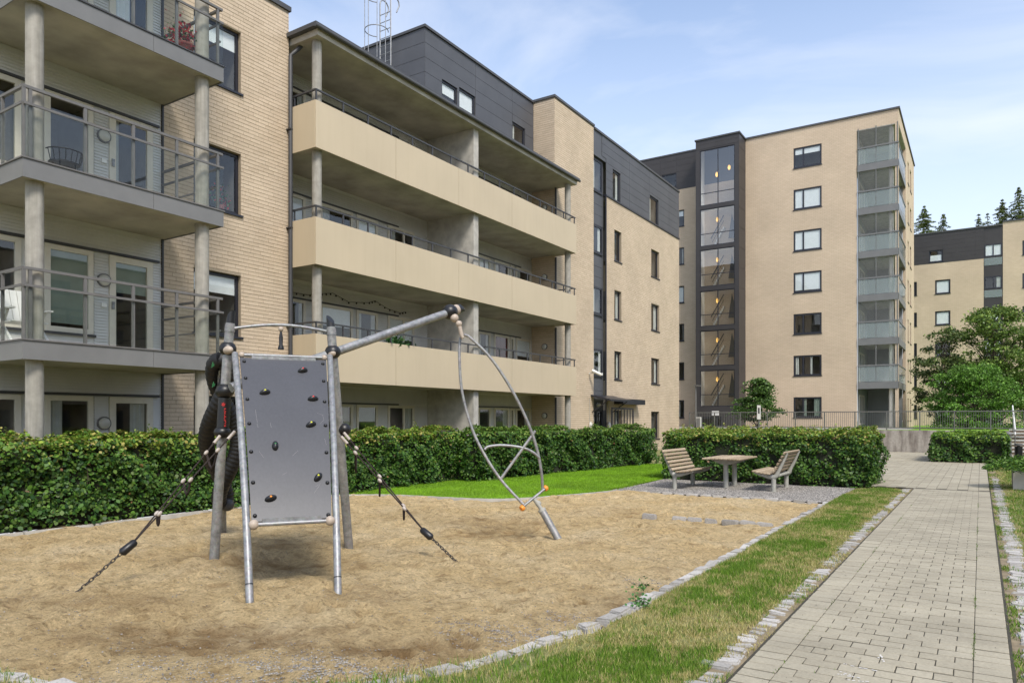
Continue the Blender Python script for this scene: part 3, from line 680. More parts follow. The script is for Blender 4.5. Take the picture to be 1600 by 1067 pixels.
def brick_geom(m, ax, c, b, pr=.006, back=.01):
    a0, a1, z0, z1 = b; m.lbox(ax, c, a0, a1, -back, pr + random.uniform(-.002, .002), z0, z1)
def make_bricks(wall, ax, c, bl, single=0):
    rest = bl
    if single:
        full = [b for b in bl if b[1] - b[0] > BW - .008]; other = [b for b in bl if b[1] - b[0] <= BW - .008]
        full.sort(key=lambda b: ((b[0]) ** 2 + c * c) + (b[2] - H) ** 2); ok = [b for b in full if seen_brick(b, c)]; ids = set(map(id, ok[:single])); rest = other + [b for b in full if id(b) not in ids]
        lm = MB().lbox(ax, 0, -BW / 2 + .003, BW / 2 - .003, -.01, .006, -BH / 2 + .0065, BH / 2 - .0065).build('brick', 'brick', mesh_only=True)
        for b in ok[:single]: inst('brick', lm, wall, (c + random.uniform(-.002, .002), (b[0] + b[1]) / 2, (b[2] + b[3]) / 2))
    m = MB()
    for b in rest: brick_geom(m, ax, c, b)
    m.build('brickwork', 'brick', wall, kind='stuff')
def seen_brick(b, c):
    y = (b[0] + b[1]) / 2; z = (b[2] + b[3]) / 2; Z = -S_ * c + C_ * y; u = 800 + F * (C_ * c + S_ * y) / Z; v = V0 - F * (z - H) / Z
    return 258 < u < 448 and 0 < v < 670 and not (300 < u < 330)
def window(parent, ax, c, a0, a1, z0, z1, fm='frame_dark', fw=.06, mull=(), trans=(), sill='frame_dark', inset=.07, blind=None, name='window', glassm='window_glass', room=True, handle=False):
    """frame mesh with pane, sill, blind and room behind it; set back by inset"""
    m = MB(); d0, d1 = -inset - .06, -inset
    m.lbox(ax, c, a0, a0 + fw, d0, d1, z0, z1); m.lbox(ax, c, a1 - fw, a1, d0, d1, z0, z1); m.lbox(ax, c, a0 + fw, a1 - fw, d0, d1, z1 - fw, z1); m.lbox(ax, c, a0 + fw, a1 - fw, d0, d1, z0, z0 + fw)
    for q in mull: m.lbox(ax, c, q - fw * .45, q + fw * .45, d0 + .002, d1 - .002, z0 + fw, z1 - fw)
    for q in trans: m.lbox(ax, c, a0 + fw, a1 - fw, d0 + .004, d1 - .004, q - fw * .4, q + fw * .4)
    wo = m.build(name, fm, parent)
    # each glazed field is a pane of its own
    xs = [a0 + fw * .8] + [q for q in mull] + [a1 - fw * .8]; zsn = [z0 + fw * .8] + list(trans) + [z1 - fw * .8]
    for i in range(len(xs) - 1):
        for j in range(len(zsn) - 1): MB().lbox(ax, c, xs[i] + .003, xs[i + 1] - .003, d0 + .028, d0 + .034, zsn[j] + .003, zsn[j + 1] - .003).build('pane', glassm, wo)
    if sill: MB().lbox(ax, c, a0 - .04, a1 + .04, -inset, .045, z0 - .05, z0 - .002).build('sill', sill, wo)
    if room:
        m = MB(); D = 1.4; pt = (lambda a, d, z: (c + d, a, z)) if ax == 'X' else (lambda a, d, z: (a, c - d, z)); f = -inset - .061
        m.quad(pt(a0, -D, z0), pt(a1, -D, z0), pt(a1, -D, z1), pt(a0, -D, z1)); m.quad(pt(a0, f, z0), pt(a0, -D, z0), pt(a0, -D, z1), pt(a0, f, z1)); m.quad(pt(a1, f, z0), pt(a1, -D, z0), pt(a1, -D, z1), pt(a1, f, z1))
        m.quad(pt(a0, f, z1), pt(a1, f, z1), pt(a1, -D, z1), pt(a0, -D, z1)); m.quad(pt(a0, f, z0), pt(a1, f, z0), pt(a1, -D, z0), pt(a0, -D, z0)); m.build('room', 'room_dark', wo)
    if blind:
        for kind, p0, p1, mat in blind:
            w_ = a1 - a0 - 2 * fw; b0, b1 = a0 + fw, a1 - fw; f = -inset - .052; bm_ = MB()
            if kind == 'side':     # hanging curtain, folded
                s0, s1 = b0 + w_ * p0, b0 + w_ * p1; n_ = max(3, int((s1 - s0) / .05)); pt = (lambda a, d, z: (c + d, a, z)) if ax == 'X' else (lambda a, d, z: (a, c - d, z))
                for i in range(n_):
                    q0, q1 = s0 + (s1 - s0) * i / n_, s0 + (s1 - s0) * (i + 1) / n_; e0, e1 = (f, f - .03) if i % 2 else (f - .03, f); bm_.quad(pt(q0, e0, z0 + .02), pt(q1, e1, z0 + .02), pt(q1, e1, z1 - fw), pt(q0, e0, z1 - fw))
                bm_.build('curtain', mat, wo)
            else:
                hh = z1 - z0 - 2 * fw; bm_.lbox(ax, c, b0, b1, f, f + .004, z1 - fw - hh * p1, z1 - fw - hh * p0); bm_.build('blind', mat, wo)
    if handle: MB().lbox(ax, c, a0 + fw * .3, a0 + fw * .7, d1, d1 + .03, z0 + .9, z0 + 1.05).build('handle', 'galvanised', wo)
    return wo
RB = [None, [('side', 0, .3, 'curtain')], [('down', 0, .35, 'blind_white')], [('side', .7, 1, 'curtain')], [('down', 0, 1, 'blind_white')], [('side', 0, .2, 'curtain'), ('side', .8, 1, 'curtain')]]

# ------------------------------------------------------------------ building A: left block with glass balconies
XW = -14.85
A = thing('apartment_building', 'pale brick apartment block with glass fronted balconies on concrete columns', 'building', (XW, 7.5, 0))
FL = [.05, 2.93, 5.83, 8.73]
ys0 = onX(255, XW)                     # siding / brick limit
wy0, wy1 = 9.80, onX(376.5, XW); YA1 = onX(451, XW)
winsA = [(wy0, wy1, f + .68, f + 2.14) for f in FL]
wm = wall_mesh('X', XW, ys0, YA1, -.1, 12.05, winsA, .2)
wm.quad((XW, YA1, -.1), (XW - 5, YA1, -.1), (XW - 5, YA1, 12.05), (XW, YA1, 12.05))
wallA = wm.build('wall', 'mortar', A)
make_bricks(wallA, 'X', XW, brick_list(ys0 + .002, YA1, 0, 12.05, [(h[0], h[1], h[2] - .05, h[3]) for h in winsA]), 300)
MB().box(XW - 5, XW + .05, 1, YA1 + .05, 12.05, 12.17).build('coping', 'coping', A)
MB().box(XW - 5, XW - .02, 1, YA1 - .02, 11.9, 12.04).build('roof', 'coping', A)
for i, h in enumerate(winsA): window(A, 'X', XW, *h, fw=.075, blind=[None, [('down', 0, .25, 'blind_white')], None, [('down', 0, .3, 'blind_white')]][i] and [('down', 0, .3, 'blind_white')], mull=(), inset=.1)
# siding wall behind the balconies
sA = MB(); XS = XW - .012
wB = (onX(70, XW), onX(146, XW)); wD = (onX(171, XW), onX(239, XW)); wL = (4.6, onX(33, XW))
hol = []
for i, f in enumerate(FL): hol += [(wL[0], wL[1], f + .40, f + 2.06), (wB[0], wB[1], f + .40, f + 2.06), (wD[0], wD[1], f + .06, f + 2.06)]
sw = wall_mesh('X', XS - .012, 1, ys0, -.1, 12.05, hol, .1).build('siding_wall', 'siding', A)
MB().box(XS - .01, XW + .03, ys0 - .035, ys0 - .001, 0, 12).build('corner_trim', 'rail_dark', A)
slm = {}
def slat(y0, y1, z):
    key = round(y1 - y0, 3)
    if key not in slm:
        l = y1 - y0; slm[key] = MB().add([(0, -l / 2, 0), (.022, -l / 2, 0), (.006, -l / 2, .058), (0, -l / 2, .058), (0, l / 2, 0), (.022, l / 2, 0), (.006, l / 2, .058), (0, l / 2, .058)], [(0, 1, 2, 3), (7, 6, 5, 4), (1, 5, 6, 2), (0, 4, 5, 1), (2, 6, 7, 3)]).build('slat', 'siding', mesh_only=True)
    inst('slat', slm[key], sw, (XS - .012, (y0 + y1) / 2, z))
for i, f in enumerate(FL):
    z = f + 2.13
    while z < f + 2.54: slat(3.6, ys0 - .04, z); z += .06
    for q0, q1 in ((wB[1] + .02, wD[0] - .02), (wD[1] + .01, ys0 - .04)):
        z = f + .10
        while z < f + 2.04:
            slat(q0, q1, z); z += .06
    MB().box(XS, XS + .05, 3.6, ys0 - .1, f + 2.07, f + 2.115).build('lintel', 'rail_dark', A)
    window(A, 'X', XS, wL[0], wL[1], f + .40, f + 2.06, 'frame_cream', .10, sill='rail_dark', inset=-.02, blind=RB[[0, 0, 1, 2][i]])
    window(A, 'X', XS, wB[0], wB[1], f + .40, f + 2.06, 'frame_cream', .10, sill='rail_dark', inset=-.02, blind=[[('side', 0, .35, 'curtain')], [('down', .0, .95, 'blind_green')], None, [('side', 0, .4, 'blind_white')]][i])
    window(A, 'X', XS, wD[0], wD[1], f + .06, f + 2.06, 'frame_cream', .13, sill=None, inset=-.02, blind=[[('side', .5, .95, 'curtain')], [('down', 0, .35, 'blind_green')], [('side', 0, .12, 'curtain')], [('side', .0, .5, 'blind_white')]][i], name='balcony_door', handle=True)
    yl = onX(162, XW); m = MB(); lz = f + 1.52
    m.tube([(XS, yl, lz), (XS + .05, yl, lz)], .135, 20); m.ball((XS + .05, yl, lz), .115, 16, 8, (.5, 1, 1), 1); m.build('wall_lamp', ['rail_grey', 'lamp_glass'], A)
    MB().box(XS, XS + .04, yl - .05, yl + .05, f + .98, f + 1.06).build('socket', 'white_plastic', A)
# balconies
XB = -12.78; YB0, YB1 = 5.46, 9.10
cols = [(-13.03, onX(54, -13.03)), (-13.03, onX(315.5, -13.03))]
for i, f in enumerate(FL[1:] + [11.63]):
    th = .32; m = MB()
    m.box(XW + .01, XB - .02, YB0 + .02, YB1 - .02, f - th + .02, f - .02, 0)
    bal = m.build('balcony', 'ceiling_concrete', A)
    ym = (YB0 + YB1) / 2 + .35
    for q0, q1 in ((YB0, ym - .003), (ym + .003, YB1)): MB().box(XB - .018, XB, q0, q1, f - th, f - .022).build('fascia_panel', 'fascia_grey', bal)
    MB().box(XW + .012, XB - .02, YB0, YB0 + .018, f - th, f - .022).build('fascia_panel', 'fascia_grey', bal); MB().box(XW + .012, XB - .02, YB1 - .018, YB1, f - th, f - .022).build('fascia_panel', 'fascia_grey', bal)
    m = MB(); m.box(XB - .08, XB + .02, YB0 - .02, YB1 + .02, f - .018, f + .006); m.box(XW + .013, XB - .08, YB0 - .02, YB0 + .06, f - .018, f + .006); m.box(XW + .013, XB - .08, YB1 - .06, YB1 + .02, f - .018, f + .006); m.build('edge_cap', 'rail_grey' if i != 2 else 'rail_dark', bal)
    if i == 3: continue
    xr = XB - .05; tz, mz = f + 1.14, f + .86
    m = MB(); m.obox((xr, YB0 + .02, tz), (xr, YB1, tz), .05, .045); m.obox((XW + .02, YB0 + .03, tz), (xr, YB0 + .03, tz), .05, .045); m.obox((XW + .02, YB1 - .04, tz), (xr, YB1 - .04, tz), .05, .045); m.build('top_rail', 'rail_grey', bal)
    m = MB(); m.obox((xr + .045, YB0 + .02, mz), (xr + .045, YB1, mz), .03, .04); m.obox((XW + .02, YB0, mz), (xr, YB0, mz), .03, .04); m.obox((XW + .02, YB1 - .04, mz), (xr, YB1 - .04, mz), .03, .04); m.obox((XW + .02, YB1 - .04, f + .5), (xr, YB1 - .04, f + .5), .03, .03); m.build('middle_rail', 'rail_grey', bal)
    for u in (37, 47, 133, 208, 276, 340):
        yy_ = onX(u, xr); m = MB(); m.box(xr - .02, xr + .02, yy_ - .025, yy_ + .025, f + .006, tz); m.build('post', 'rail_grey', bal)
    yy_ = YB0 + .03
    for x_ in (-13.55, -14.3): MB().box(x_ - .025, x_ + .025, yy_ - .02, yy_ + .02, f + .006, tz).build('post', 'rail_grey', bal)
    eds = [YB0 + .02, onX(133, xr), onX(208, xr), onX(276, xr), YB1]
    for q0, q1 in zip(eds[:-1], eds[1:]): MB().box(xr + .038, xr + .048, q0 + .012, q1 - .012, f + .03, mz - .02).build('glass_panel', 'rail_glass', bal)
    for x0, x1 in ((XW + .05, -13.9), (-13.88, XB - .04)): MB().box(x0, x1, YB0 - .006, YB0 + .004, f + .03, mz - .02).build('glass_panel', 'rail_glass', bal)
for x, y in cols:
    for b0, b1 in ((-.1, FL[1] - .3), (FL[1] - .02, FL[2] - .3), (FL[2] - .02, FL[3] - .3), (FL[3] - .02, 11.35)): MB().tube([(x, y, b0), (x, y, b1)], .132, 20, caps=False).build('column', 'column_concrete', A)
# the downpipe at the joint of the blocks
m = MB(); px, py = XW + .10, YA1 - .02
m.tube([(px + .10, py + .30, 11.28), (px + .10, py + .18, 11.12), (px, py, 10.9), (px, py, 0)], .055, 10); dp = m.build('downpipe', 'rail_dark'); props(dp, 'dark grey rainwater downpipe at the joint between the two left blocks', 'downpipe')
for z in (1.5, 4, 6.5, 9): MB().box(XW, px + .06, py - .07, py + .07, z, z + .03).build('bracket', 'rail_dark', dp)

# ------------------------------------------------------------------ building B: long block with loggias
XP = -13.86; XR = -15.95; YP0 = 12.47; YP1 = onX(900.6, XP)
Bd = thing('apartment_building', 'long pale brick block with tan loggia parapets and grey clad top storey', 'building', (XW, 25, 0))
YC = onX(866.4, XW); YC2 = onX(927.4, XW); YS2 = onX(946.6, XW); YE = onX(1061, XW); FIN0, FIN1 = onX(740, -14.0), onX(747.5, -14.0)
PB = [2.606, 5.506, 8.406]; RF = 11.2
floorsB = [.05, 2.93, 5.83, 8.73]
# loggia floors with parapets
for i, zb in enumerate(PB):
    lg = MB().box(XR - .1, XP - .04, YP0 + .03, YP1 - .03, zb + .03, zb + .32).build('loggia_floor', 'ceiling_concrete', Bd)
    js = [YP0, onX(618.7, XP), onX(717, XP), onX(800, XP), YP1]
    for q0, q1 in zip(js[:-1], js[1:]): MB().box(XP - .03, XP, q0 + .007, q1 - .007, zb, zb + 1.175).build('parapet_panel', 'parapet_tan', lg)
    MB().box(XP - .045, XP - .034, YP0 + .04, YP1 - .04, zb + .01, zb + 1.165).build('backing_sheet', 'rail_dark', lg)
    MB().box(XW + .01, XP - .031, YP0, YP0 + .03, zb, zb + 1.175).build('parapet_panel', 'parapet_tan', lg); MB().box(XW + .01, XP - .031, YP1 - .03, YP1, zb, zb + 1.175).build('parapet_panel', 'parapet_tan', lg)
    MB().box(XP - .02, XP - .005, YP0 + .01, YP0 + .022, zb, zb + 1.17).build('corner_joint', 'rail_dark', lg)
    m = MB(); rz = zb + 1.47; xr = XP - .07; m.obox((xr, YP0 + .07, rz), (xr, YP1 + .03, rz), .045, .04); m.obox((XW + .02, YP0 + .07, rz), (xr, YP0 + .07, rz), .045, .04); m.obox((xr, YP1 - .07, rz), (XW + .02, YP1 - .07, rz), .045, .04); m.build('hand_rail', 'rail_dark', lg)
    n = 15
    for k in range(n + 1):
        y = YP0 + .08 + (YP1 - YP0 - .13) * k / n; MB().box(xr - .015, xr + .015, y - .022, y + .022, zb + .5, rz - .02).build('post', 'rail_dark', lg)
    MB().box(XW + .12, XW + .15, YP0 + .055, YP0 + .09, zb + .5, rz - .02).build('post', 'rail_dark', lg)
# roof over the loggias
m = MB(); m.box(XR - 3, XP + .02, YP0 + .05, YP1 + .02, RF, RF + .16); m.build('loggia_roof', 'ceiling_concrete', Bd)
m = MB(); m.box(XR - 3, XP + .10, YP0 - .08, YP1 + .12, RF + .165, RF + .27); m.build('roof_edge', 'coping', Bd)
m = MB(); m.tube([(XP + .10, YP0 - .1, RF + .17), (XP + .10, YP1 + .12, RF + .17)], .05, 8); m.build('gutter', 'coping', Bd)
# columns, fin, back wall
for zz0, zz1 in ((-.1, PB[0] + .03), (PB[0] + .3, PB[1] + .03), (PB[1] + .3, PB[2] + .03), (PB[2] + .3, RF)):
    for u in (495, 887): x_ = -14.12; MB().tube([(x_, onX(u, x_), zz0), (x_, onX(u, x_), zz1)], .122, 16, caps=False).build('column', 'column_concrete', Bd)
    MB().box(XR - .1, -14.0, FIN0, FIN1, zz0, zz1 - .001).build('dividing_wall', 'concrete', Bd)
holes = []; wins = []
LU = [(446, 477, .4, 0), (500, 551, .4, 0), (557, 590, .4, 0), (606, 647, .05, 1), (747, 766, .05, 1), (772, 795, .4, 0), (797, 803, .4, 0), (806, 829, .05, 1)]
for fi, f in enumerate(floorsB):
    for wi, (u0, u1, so_, dr) in enumerate(LU):
        y0, y1 = onX(u0, XR), onX(u1, XR); h = (max(y0, 12.3), y1, f + so_, f + 2.05)
        if h[0] < FIN0 < h[1] or (FIN0 < h[0] < FIN1 + .05): h = (FIN1 + .06, h[1], h[2], h[3])
        holes.append(h); wins.append((h, wi, fi, dr))
bw = wall_mesh('X', XR - .02, 12.0, YC, -.1, RF, holes, .1).build('siding_wall', 'siding', Bd)
m = MB()
def slat_seg(m, y0, y1, z): m.add([(XR - .02, y0, z), (XR + .002, y0, z), (XR - .014, y0, z + .058), (XR - .02, y0, z + .058), (XR - .02, y1, z), (XR + .002, y1, z), (XR - .014, y1, z + .058), (XR - .02, y1, z + .058)], [(0, 1, 2, 3), (7, 6, 5, 4), (1, 5, 6, 2), (0, 4, 5, 1), (2, 6, 7, 3)])
for f in floorsB:
    hs_ = sorted([h for h in holes if abs(h[3] - f - 2.05) < .01]); z = f + .06
    while z < f + 2.5:
        if z > f + 2.08:
            slat_seg(m, 12.2, FIN0, z); slat_seg(m, FIN1, YC, z)
        elif z < f + 2.0:
            prev = 12.2
            for h in hs_:
                if h[0] - prev > .06: slat_seg(m, prev, h[0] - .01, z)
                prev = h[1] + .01
            slat_seg(m, prev, YC, z)
        z += .06
m.build('siding', 'siding', bw, kind='stuff')
for h, wi, fi, dr in wins:
    bl = RB[(wi * 3 + fi * 5) % 6]
    if wi == 5 and fi == 1: bl = [('side', 0, 1, 'curtain_red')]
    if wi == 2 and fi == 0: bl = [('down', 0, .3, 'blind_green')]
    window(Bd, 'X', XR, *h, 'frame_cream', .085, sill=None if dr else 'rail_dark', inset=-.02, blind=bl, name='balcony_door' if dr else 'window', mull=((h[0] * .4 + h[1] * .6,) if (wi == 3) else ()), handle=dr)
for f in floorsB:
    for q0, q1 in ((12.3, FIN0 - 1.5), (FIN1, YC - .9)): MB().box(XR, XR + .04, q0, q1, f + 2.055, f + 2.1).build('lintel', 'rail_dark', Bd)
    yl = onX(852, XW - .5); m = MB(); lz = f + 1.75
    xl = onY(851, YC - .02); m.tube([(xl, YC - .001, lz), (xl, YC - .06, lz)], .13, 16); m.ball((xl, YC - .06, lz), .11, 14, 8, (1, .5, 1), 1); m.build('wall_lamp', ['rail_dark', 'lamp_glass'], Bd)
    MB().tube([(onY(868, YC - .1), YC - .08, f - .1 if f > 1 else 0), (onY(868, YC - .1), YC - .08, f + 2.5)], .045, 8).build('drain_pipe', 'rail_dark', Bd)
# brick bay
TOPB = 15.0
winsB = []; M1 = YS2
def hole_at(u0, u1, v0_, v1_, u_ref=None):
    y0, y1 = onX(u0, XW), onX(u1, XW); ur = (u0 + u1) / 2; Z = dX(ur, XW); return (y0, y1, zh(v1_, Z), zh(v0_, Z))
CLZ = zh(304.2, dX(946.6, XW))           # underside of the clad storey
brick_wins = [hole_at(959.8, 971, 361, 409), hole_at(959.8, 971, 455, 500), hole_at(959.8, 971, 549, 593), hole_at(1017.4, 1030, 392, 434), hole_at(1017.4, 1030, 476, 517), hole_at(1017.4, 1030, 560, 600), hole_at(1017.4, 1030, 643, 685), hole_at(959.8, 970, 641, 687)]
bayw = wall_mesh('X', XW, YC, YC2, -.1, TOPB, [], .2)
bayw.quad((XW, YC, -.1), (XR - .02, YC, -.1), (XR - .02, YC, TOPB), (XW, YC, TOPB))
bay = bayw.build('bay_wall', 'mortar', Bd)
make_bricks(bay, 'X', XW, brick_list(YC, YC2, 0, TOPB, []))
m = MB()
for b in brick_list(XR - .02, XW + .006, 0, TOPB, [], .1): m.box(b[0], b[1], YC - .006, YC + .01, b[2], b[3])
m.build('brickwork', 'brick', bay, kind='stuff')
MB().box(XR - 2, XW + .05, YC - .05, YC2 + .05, TOPB, TOPB + .10).build('coping', 'coping', Bd)
fw_ = wall_mesh('X', XW, YS2, YE, -.1, CLZ, brick_wins, .2)
fw_.quad((XW, YE, -.1), (XW - 12, YE, -.1), (XW - 12, YE, TOPB - .6), (XW, YE, TOPB - .6))
fwall = fw_.build('wall', 'mortar', Bd)
make_bricks(fwall, 'X', XW, brick_list(YS2, YE, 0, CLZ, [(h[0], h[1], h[2] - .05, h[3]) for h in brick_wins]))
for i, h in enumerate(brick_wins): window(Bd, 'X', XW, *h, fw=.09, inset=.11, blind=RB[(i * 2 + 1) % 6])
# vertical clad strip with windows and the door under it
XC = XW - .12
sws = [hole_at(929, 944, 249, 299), hole_at(929, 944, 352, 395), hole_at(929, 944, 448, 491), hole_at(929, 944, 545, 587)]
DZ = 2.45; door_h = (YC2 + .12, YS2 - .08, .02, 2.12)
strip = wall_mesh('X', XC - .02, YC2, YS2, -.1, zh(196.5, dX(927.4, XW)), sws + [door_h], .1).build('clad_strip', 'cladding', Bd)
zs_ = 2.5
while zs_ < CLZ:
    z1_ = zs_ + .48
    if not any(h[2] - .05 < zs_ + .2 < h[3] + .05 for h in sws): MB().box(XC - .02, XC, YC2 + .03, YS2 - .03, zs_ + .006, z1_ - .006).build('clad_panel', 'cladding', strip)
    zs_ = z1_
for i, h in enumerate(sws): window(Bd, 'X', XC, *h, fw=.09, inset=-.02, blind=RB[[1, 3, 1, 5][i]], sill='frame_dark')
window(Bd, 'X', XC, *door_h, fw=.12, inset=-.01, sill=None, name='entrance_door', mull=((door_h[0] * .6 + door_h[1] * .4),))
MB().box(XW, XW + .03, YS2 - .05, YS2 + .04, 0, CLZ).build('corner_trim', 'frame_dark', Bd)
m = MB(); m.tube([(XC, (YC2 + YS2) / 2, 2.32), (XC + .08, (YC2 + YS2) / 2, 2.32)], .1, 12); m.ball((XC + .08, (YC2 + YS2) / 2, 2.32), .1, 12, 8, mi=0); m.build('wall_lamp', 'lamp_glass', Bd)
# canopy
ya, yb = onX(922.7, XW), onX(957.8, XW); cz = zh(627, dX(930, XW))
m = MB(); m.add([(XW, ya, cz + .22), (XW + 1.0, ya, cz), (XW + 1.0, yb, cz), (XW, yb, cz + .22), (XW, ya, cz + .30), (XW + 1.0, ya, cz + .08), (XW + 1.0, yb, cz + .08), (XW, yb, cz + .30)], [(3, 2, 1, 0), (4, 5, 6, 7), (0, 1, 5, 4), (1, 2, 6, 5), (2, 3, 7, 6)]); can = m.build('canopy', 'frame_dark', Bd)
for y in (ya + .15, yb - .1): MB().obox((XW, y, cz - .5), (XW + .8, y, cz + .03), .04, .04).build('strut', 'frame_dark', can)
yc, yd = onX(959, XW), onX(994, XW); MB().box(XW + .02, XW + .5, yc, yd, zh(632, dX(975, XW)), zh(624, dX(975, XW))).build('beam', 'frame_dark', can)
ye, yf = onX(957, XW + .5), onX(990, XW + .5)
scr = MB().box(XW + .44, XW + .5, ye, yf, 2.12, 2.2).build('screen', 'frame_dark', Bd)
for k in range(8): y = ye + (yf - ye) * k / 7; MB().box(XW + .455, XW + .485, y - (.11 if k in (0, 7) else .04) * .6, y + (.11 if k in (0, 7) else .04) * .6, .05, 2.115).build('slat', 'frame_dark', scr)
for u in (922, 951):
    y = onX(u, XW + .05); m = MB(); m.ball((XW + .08, y, 1.35), .15, 12, 8, (.6, .8, 1.3)); m.tube([(XW + .03, y, 1.5), (XW + .03, y, 2.6)], .012, 5); m.build('wall_lamp', 'lamp_glass', Bd)
# security camera
y = onX(931, XW + .35); z = zh(583, dX(931, XW + .3)); m = MB(); m.tube([(XW + .2, y - .1, z + .12), (XW + .55, y + .15, z - .08)], .07, 10); m.obox((XW - .1, y, z), (XW + .3, y, z), .05, .05)
o = m.build('security_camera', 'white_plastic'); props(o, 'white cylindrical security camera above the dark entrance strip', 'camera')
MB().box(XW + .5, XW + .6, y + .08, y + .2, z - .1, z - .0).build('lens_hood', 'white_plastic', o)
# clad top storey right of the bay
ct0, ct1 = YC2 + .02, onX(1060.5, XW); CT = zh(201.6, dX(927.4, XW)); cw = [hole_at(957, 969, 268, 315), hole_at(1014.9, 1028.5, 309, 350)]
cl = wall_mesh('X', XW + .0, YS2, ct1, CLZ, CT, cw, .12)
cl.quad((XW, ct1, CLZ), (XW - 12, ct1, CLZ), (XW - 12, ct1, CT), (XW, ct1, CT))
cl2 = cl.build('clad_storey', 'coping', Bd)
def panel_field(parent, ax, c, a_edges, z0, z1, n, holes, mat, gap=.012, skip=None):
    hgt = (z1 - z0) / n
    for q0, q1 in zip(a_edges[:-1], a_edges[1:]):
        for k in range(n):
            p0, p1 = z0 + k * hgt + gap / 2, z0 + (k + 1) * hgt - gap / 2; segs = [(q0 + gap / 2, q1 - gap / 2, p0, p1)]
            for h in holes:
                ns = []
                for s in segs:
                    if h[1] <= s[0] or h[0] >= s[1] or h[3] <= s[2] or h[2] >= s[3]: ns.append(s); continue
                    if h[0] > s[0]: ns.append((s[0], h[0], s[2], s[3]))
                    if h[1] < s[1]: ns.append((h[1], s[1], s[2], s[3]))
                    c0, c1 = max(s[0], h[0]), min(s[1], h[1])
                    if h[2] > s[2]: ns.append((c0, c1, s[2], h[2]))
                    if h[3] < s[3]: ns.append((c0, c1, h[3], s[3]))
                segs = ns
            for s in segs:
                if s[1] - s[0] > .02 and s[3] - s[2] > .02: MB().lbox(ax, c, s[0], s[1], .0, .014, s[2], s[3]).build('clad_panel', mat, parent)
panel_field(cl2, 'X', XW, [YS2 - .45, onX(983, XW), onX(1014, XW), onX(1045, XW), ct1], CLZ, CT, 7, cw + [(YC2, YS2 + .01, 0, zh(240, dX(935, XW)))], 'cladding')
MB().box(XC - .1, XW - .001, YC2 + .001, YS2, zh(246, dX(935, XW)), CT).build('clad_fill', 'cladding', Bd)
for i, h in enumerate(cw): window(Bd, 'X', XW + .014, *h, fw=.09, inset=.06, blind=RB[[3, 1][i]])
MB().box(XW - 12, XW + .06, YC2 + .06, ct1 + .06, CT + .002, CT + .10).build('coping', 'coping', Bd); MB().box(XW - .1, XW + .05, YS2 - .04, ct1 + .05, CLZ - .08, CLZ - .002).build('drip_edge', 'frame_dark', Bd)
# penthouse over the loggias
XH = -15.87; YH0 = onX(663.5, XH); HT = 14.95; pw_ = []
def hole_h(u0, u1, v0_, v1_): return (onX(u0, XH), onX(u1, XH), zh(v1_, dX((u0 + u1) / 2, XH)), zh(v0_, dX((u0 + u1) / 2, XH)))
pw_ = [hole_h(690, 714, 131, 182), hole_h(717, 742, 144, 196), hole_h(800.5, 820, 196, 236)]
pw_ = [(a, b, max(c_, 11.6), d) for a, b, c_, d in pw_]
ph = wall_mesh('X', XH, YH0, YC, RF + .2, HT, pw_, .1); ph.quad((XH, YH0, RF + .2), (XH - 9, YH0, RF + .2), (XH - 9, YH0, HT), (XH, YH0, HT))
pho = ph.build('penthouse', 'coping', Bd)
panel_field(pho, 'X', XH, [YH0 + .0, onX(742.5, XH), onX(800, XH), YC - .02], RF + .25, HT, 7, pw_, 'cladding')
panel_field(pho, 'Y', YH0, [XH - 9, XH - 4.2, XH + .014], RF + .25, HT, 7, [], 'cladding')
for i, h in enumerate(pw_): window(Bd, 'X', XH + .014, *h, fw=.08, inset=.05, blind=RB[[2, 4, 1][i]])
MB().box(XH - 9, XH + .07, YH0 - .06, YC - .051, HT + .002, HT + .09).build('coping', 'coping', Bd)
# string of lights on the middle loggia
pts = [(452, 456), (480, 461), (503, 459), (520, 458), (545, 472), (575, 473), (586, 470), (605, 482), (625, 489), (636, 487)]
m = MB(); pl = []
for (u0, v0_), (u1, v1_) in zip(pts[:-1], pts[1:]):
    for k in range(5): pl.append(P(u0 + (u1 - u0) * k / 5, v0_ + (v1_ - v0_) * k / 5, dX(u0 + (u1 - u0) * k / 5, XR + .05)))
m.tube(pl, .008, 4); slo = m.build('string_lights', 'black_plastic'); props(slo, 'dark string of small bulbs sagging along the first floor loggia wall', 'string lights')
for q in pl[::2]: MB().ball(q - Vector((0, 0, .03)), .028, 6, 4).build('bulb', 'black_plastic', slo)
# caged roof ladder
lx0, lx1 = onY(582, YH0 - .3), onY(609, YH0 - .3)
lo = thing('roof_ladder', 'galvanised caged ladder on the penthouse side wall', 'ladder', ((lx0 + lx1) / 2, YH0 - .3, 11.5))
cx = (onY(579, YH0 - .5) + onY(608, YH0 - .5)) / 2; r0 = .40
for dx in (-.25, .25):
    m = MB(); yl = YH0 - .22; pts = [(cx + dx, yl, 11.4), (cx + dx, yl, 16.2)]
    for k in range(7): a = math.pi * k / 6; pts.append((cx + dx, yl + .22 - .22 * math.cos(a), 16.2 + .22 * math.sin(a)))
    m.tube(pts + [(cx + dx, yl + .30, 15.9)], .022, 6); m.build('rail', 'galvanised', lo)
for k in range(16): MB().tube([(cx - .25, YH0 - .22, 11.6 + k * .28), (cx + .25, YH0 - .22, 11.6 + k * .28)], .014, 5).build('rung', 'galvanised', lo)
for z in (13.7, 15.0, 16.2, 17.2):
    m = MB(); m.tube([(cx + r0 * math.sin(a) * 1.0, YH0 - .28 - r0 + -r0 * math.cos(a) * 1.0 + .02, z) for a in np.linspace(-2.4, 2.4, 15)], .016, 5); m.build('cage_hoop', 'galvanised', lo)
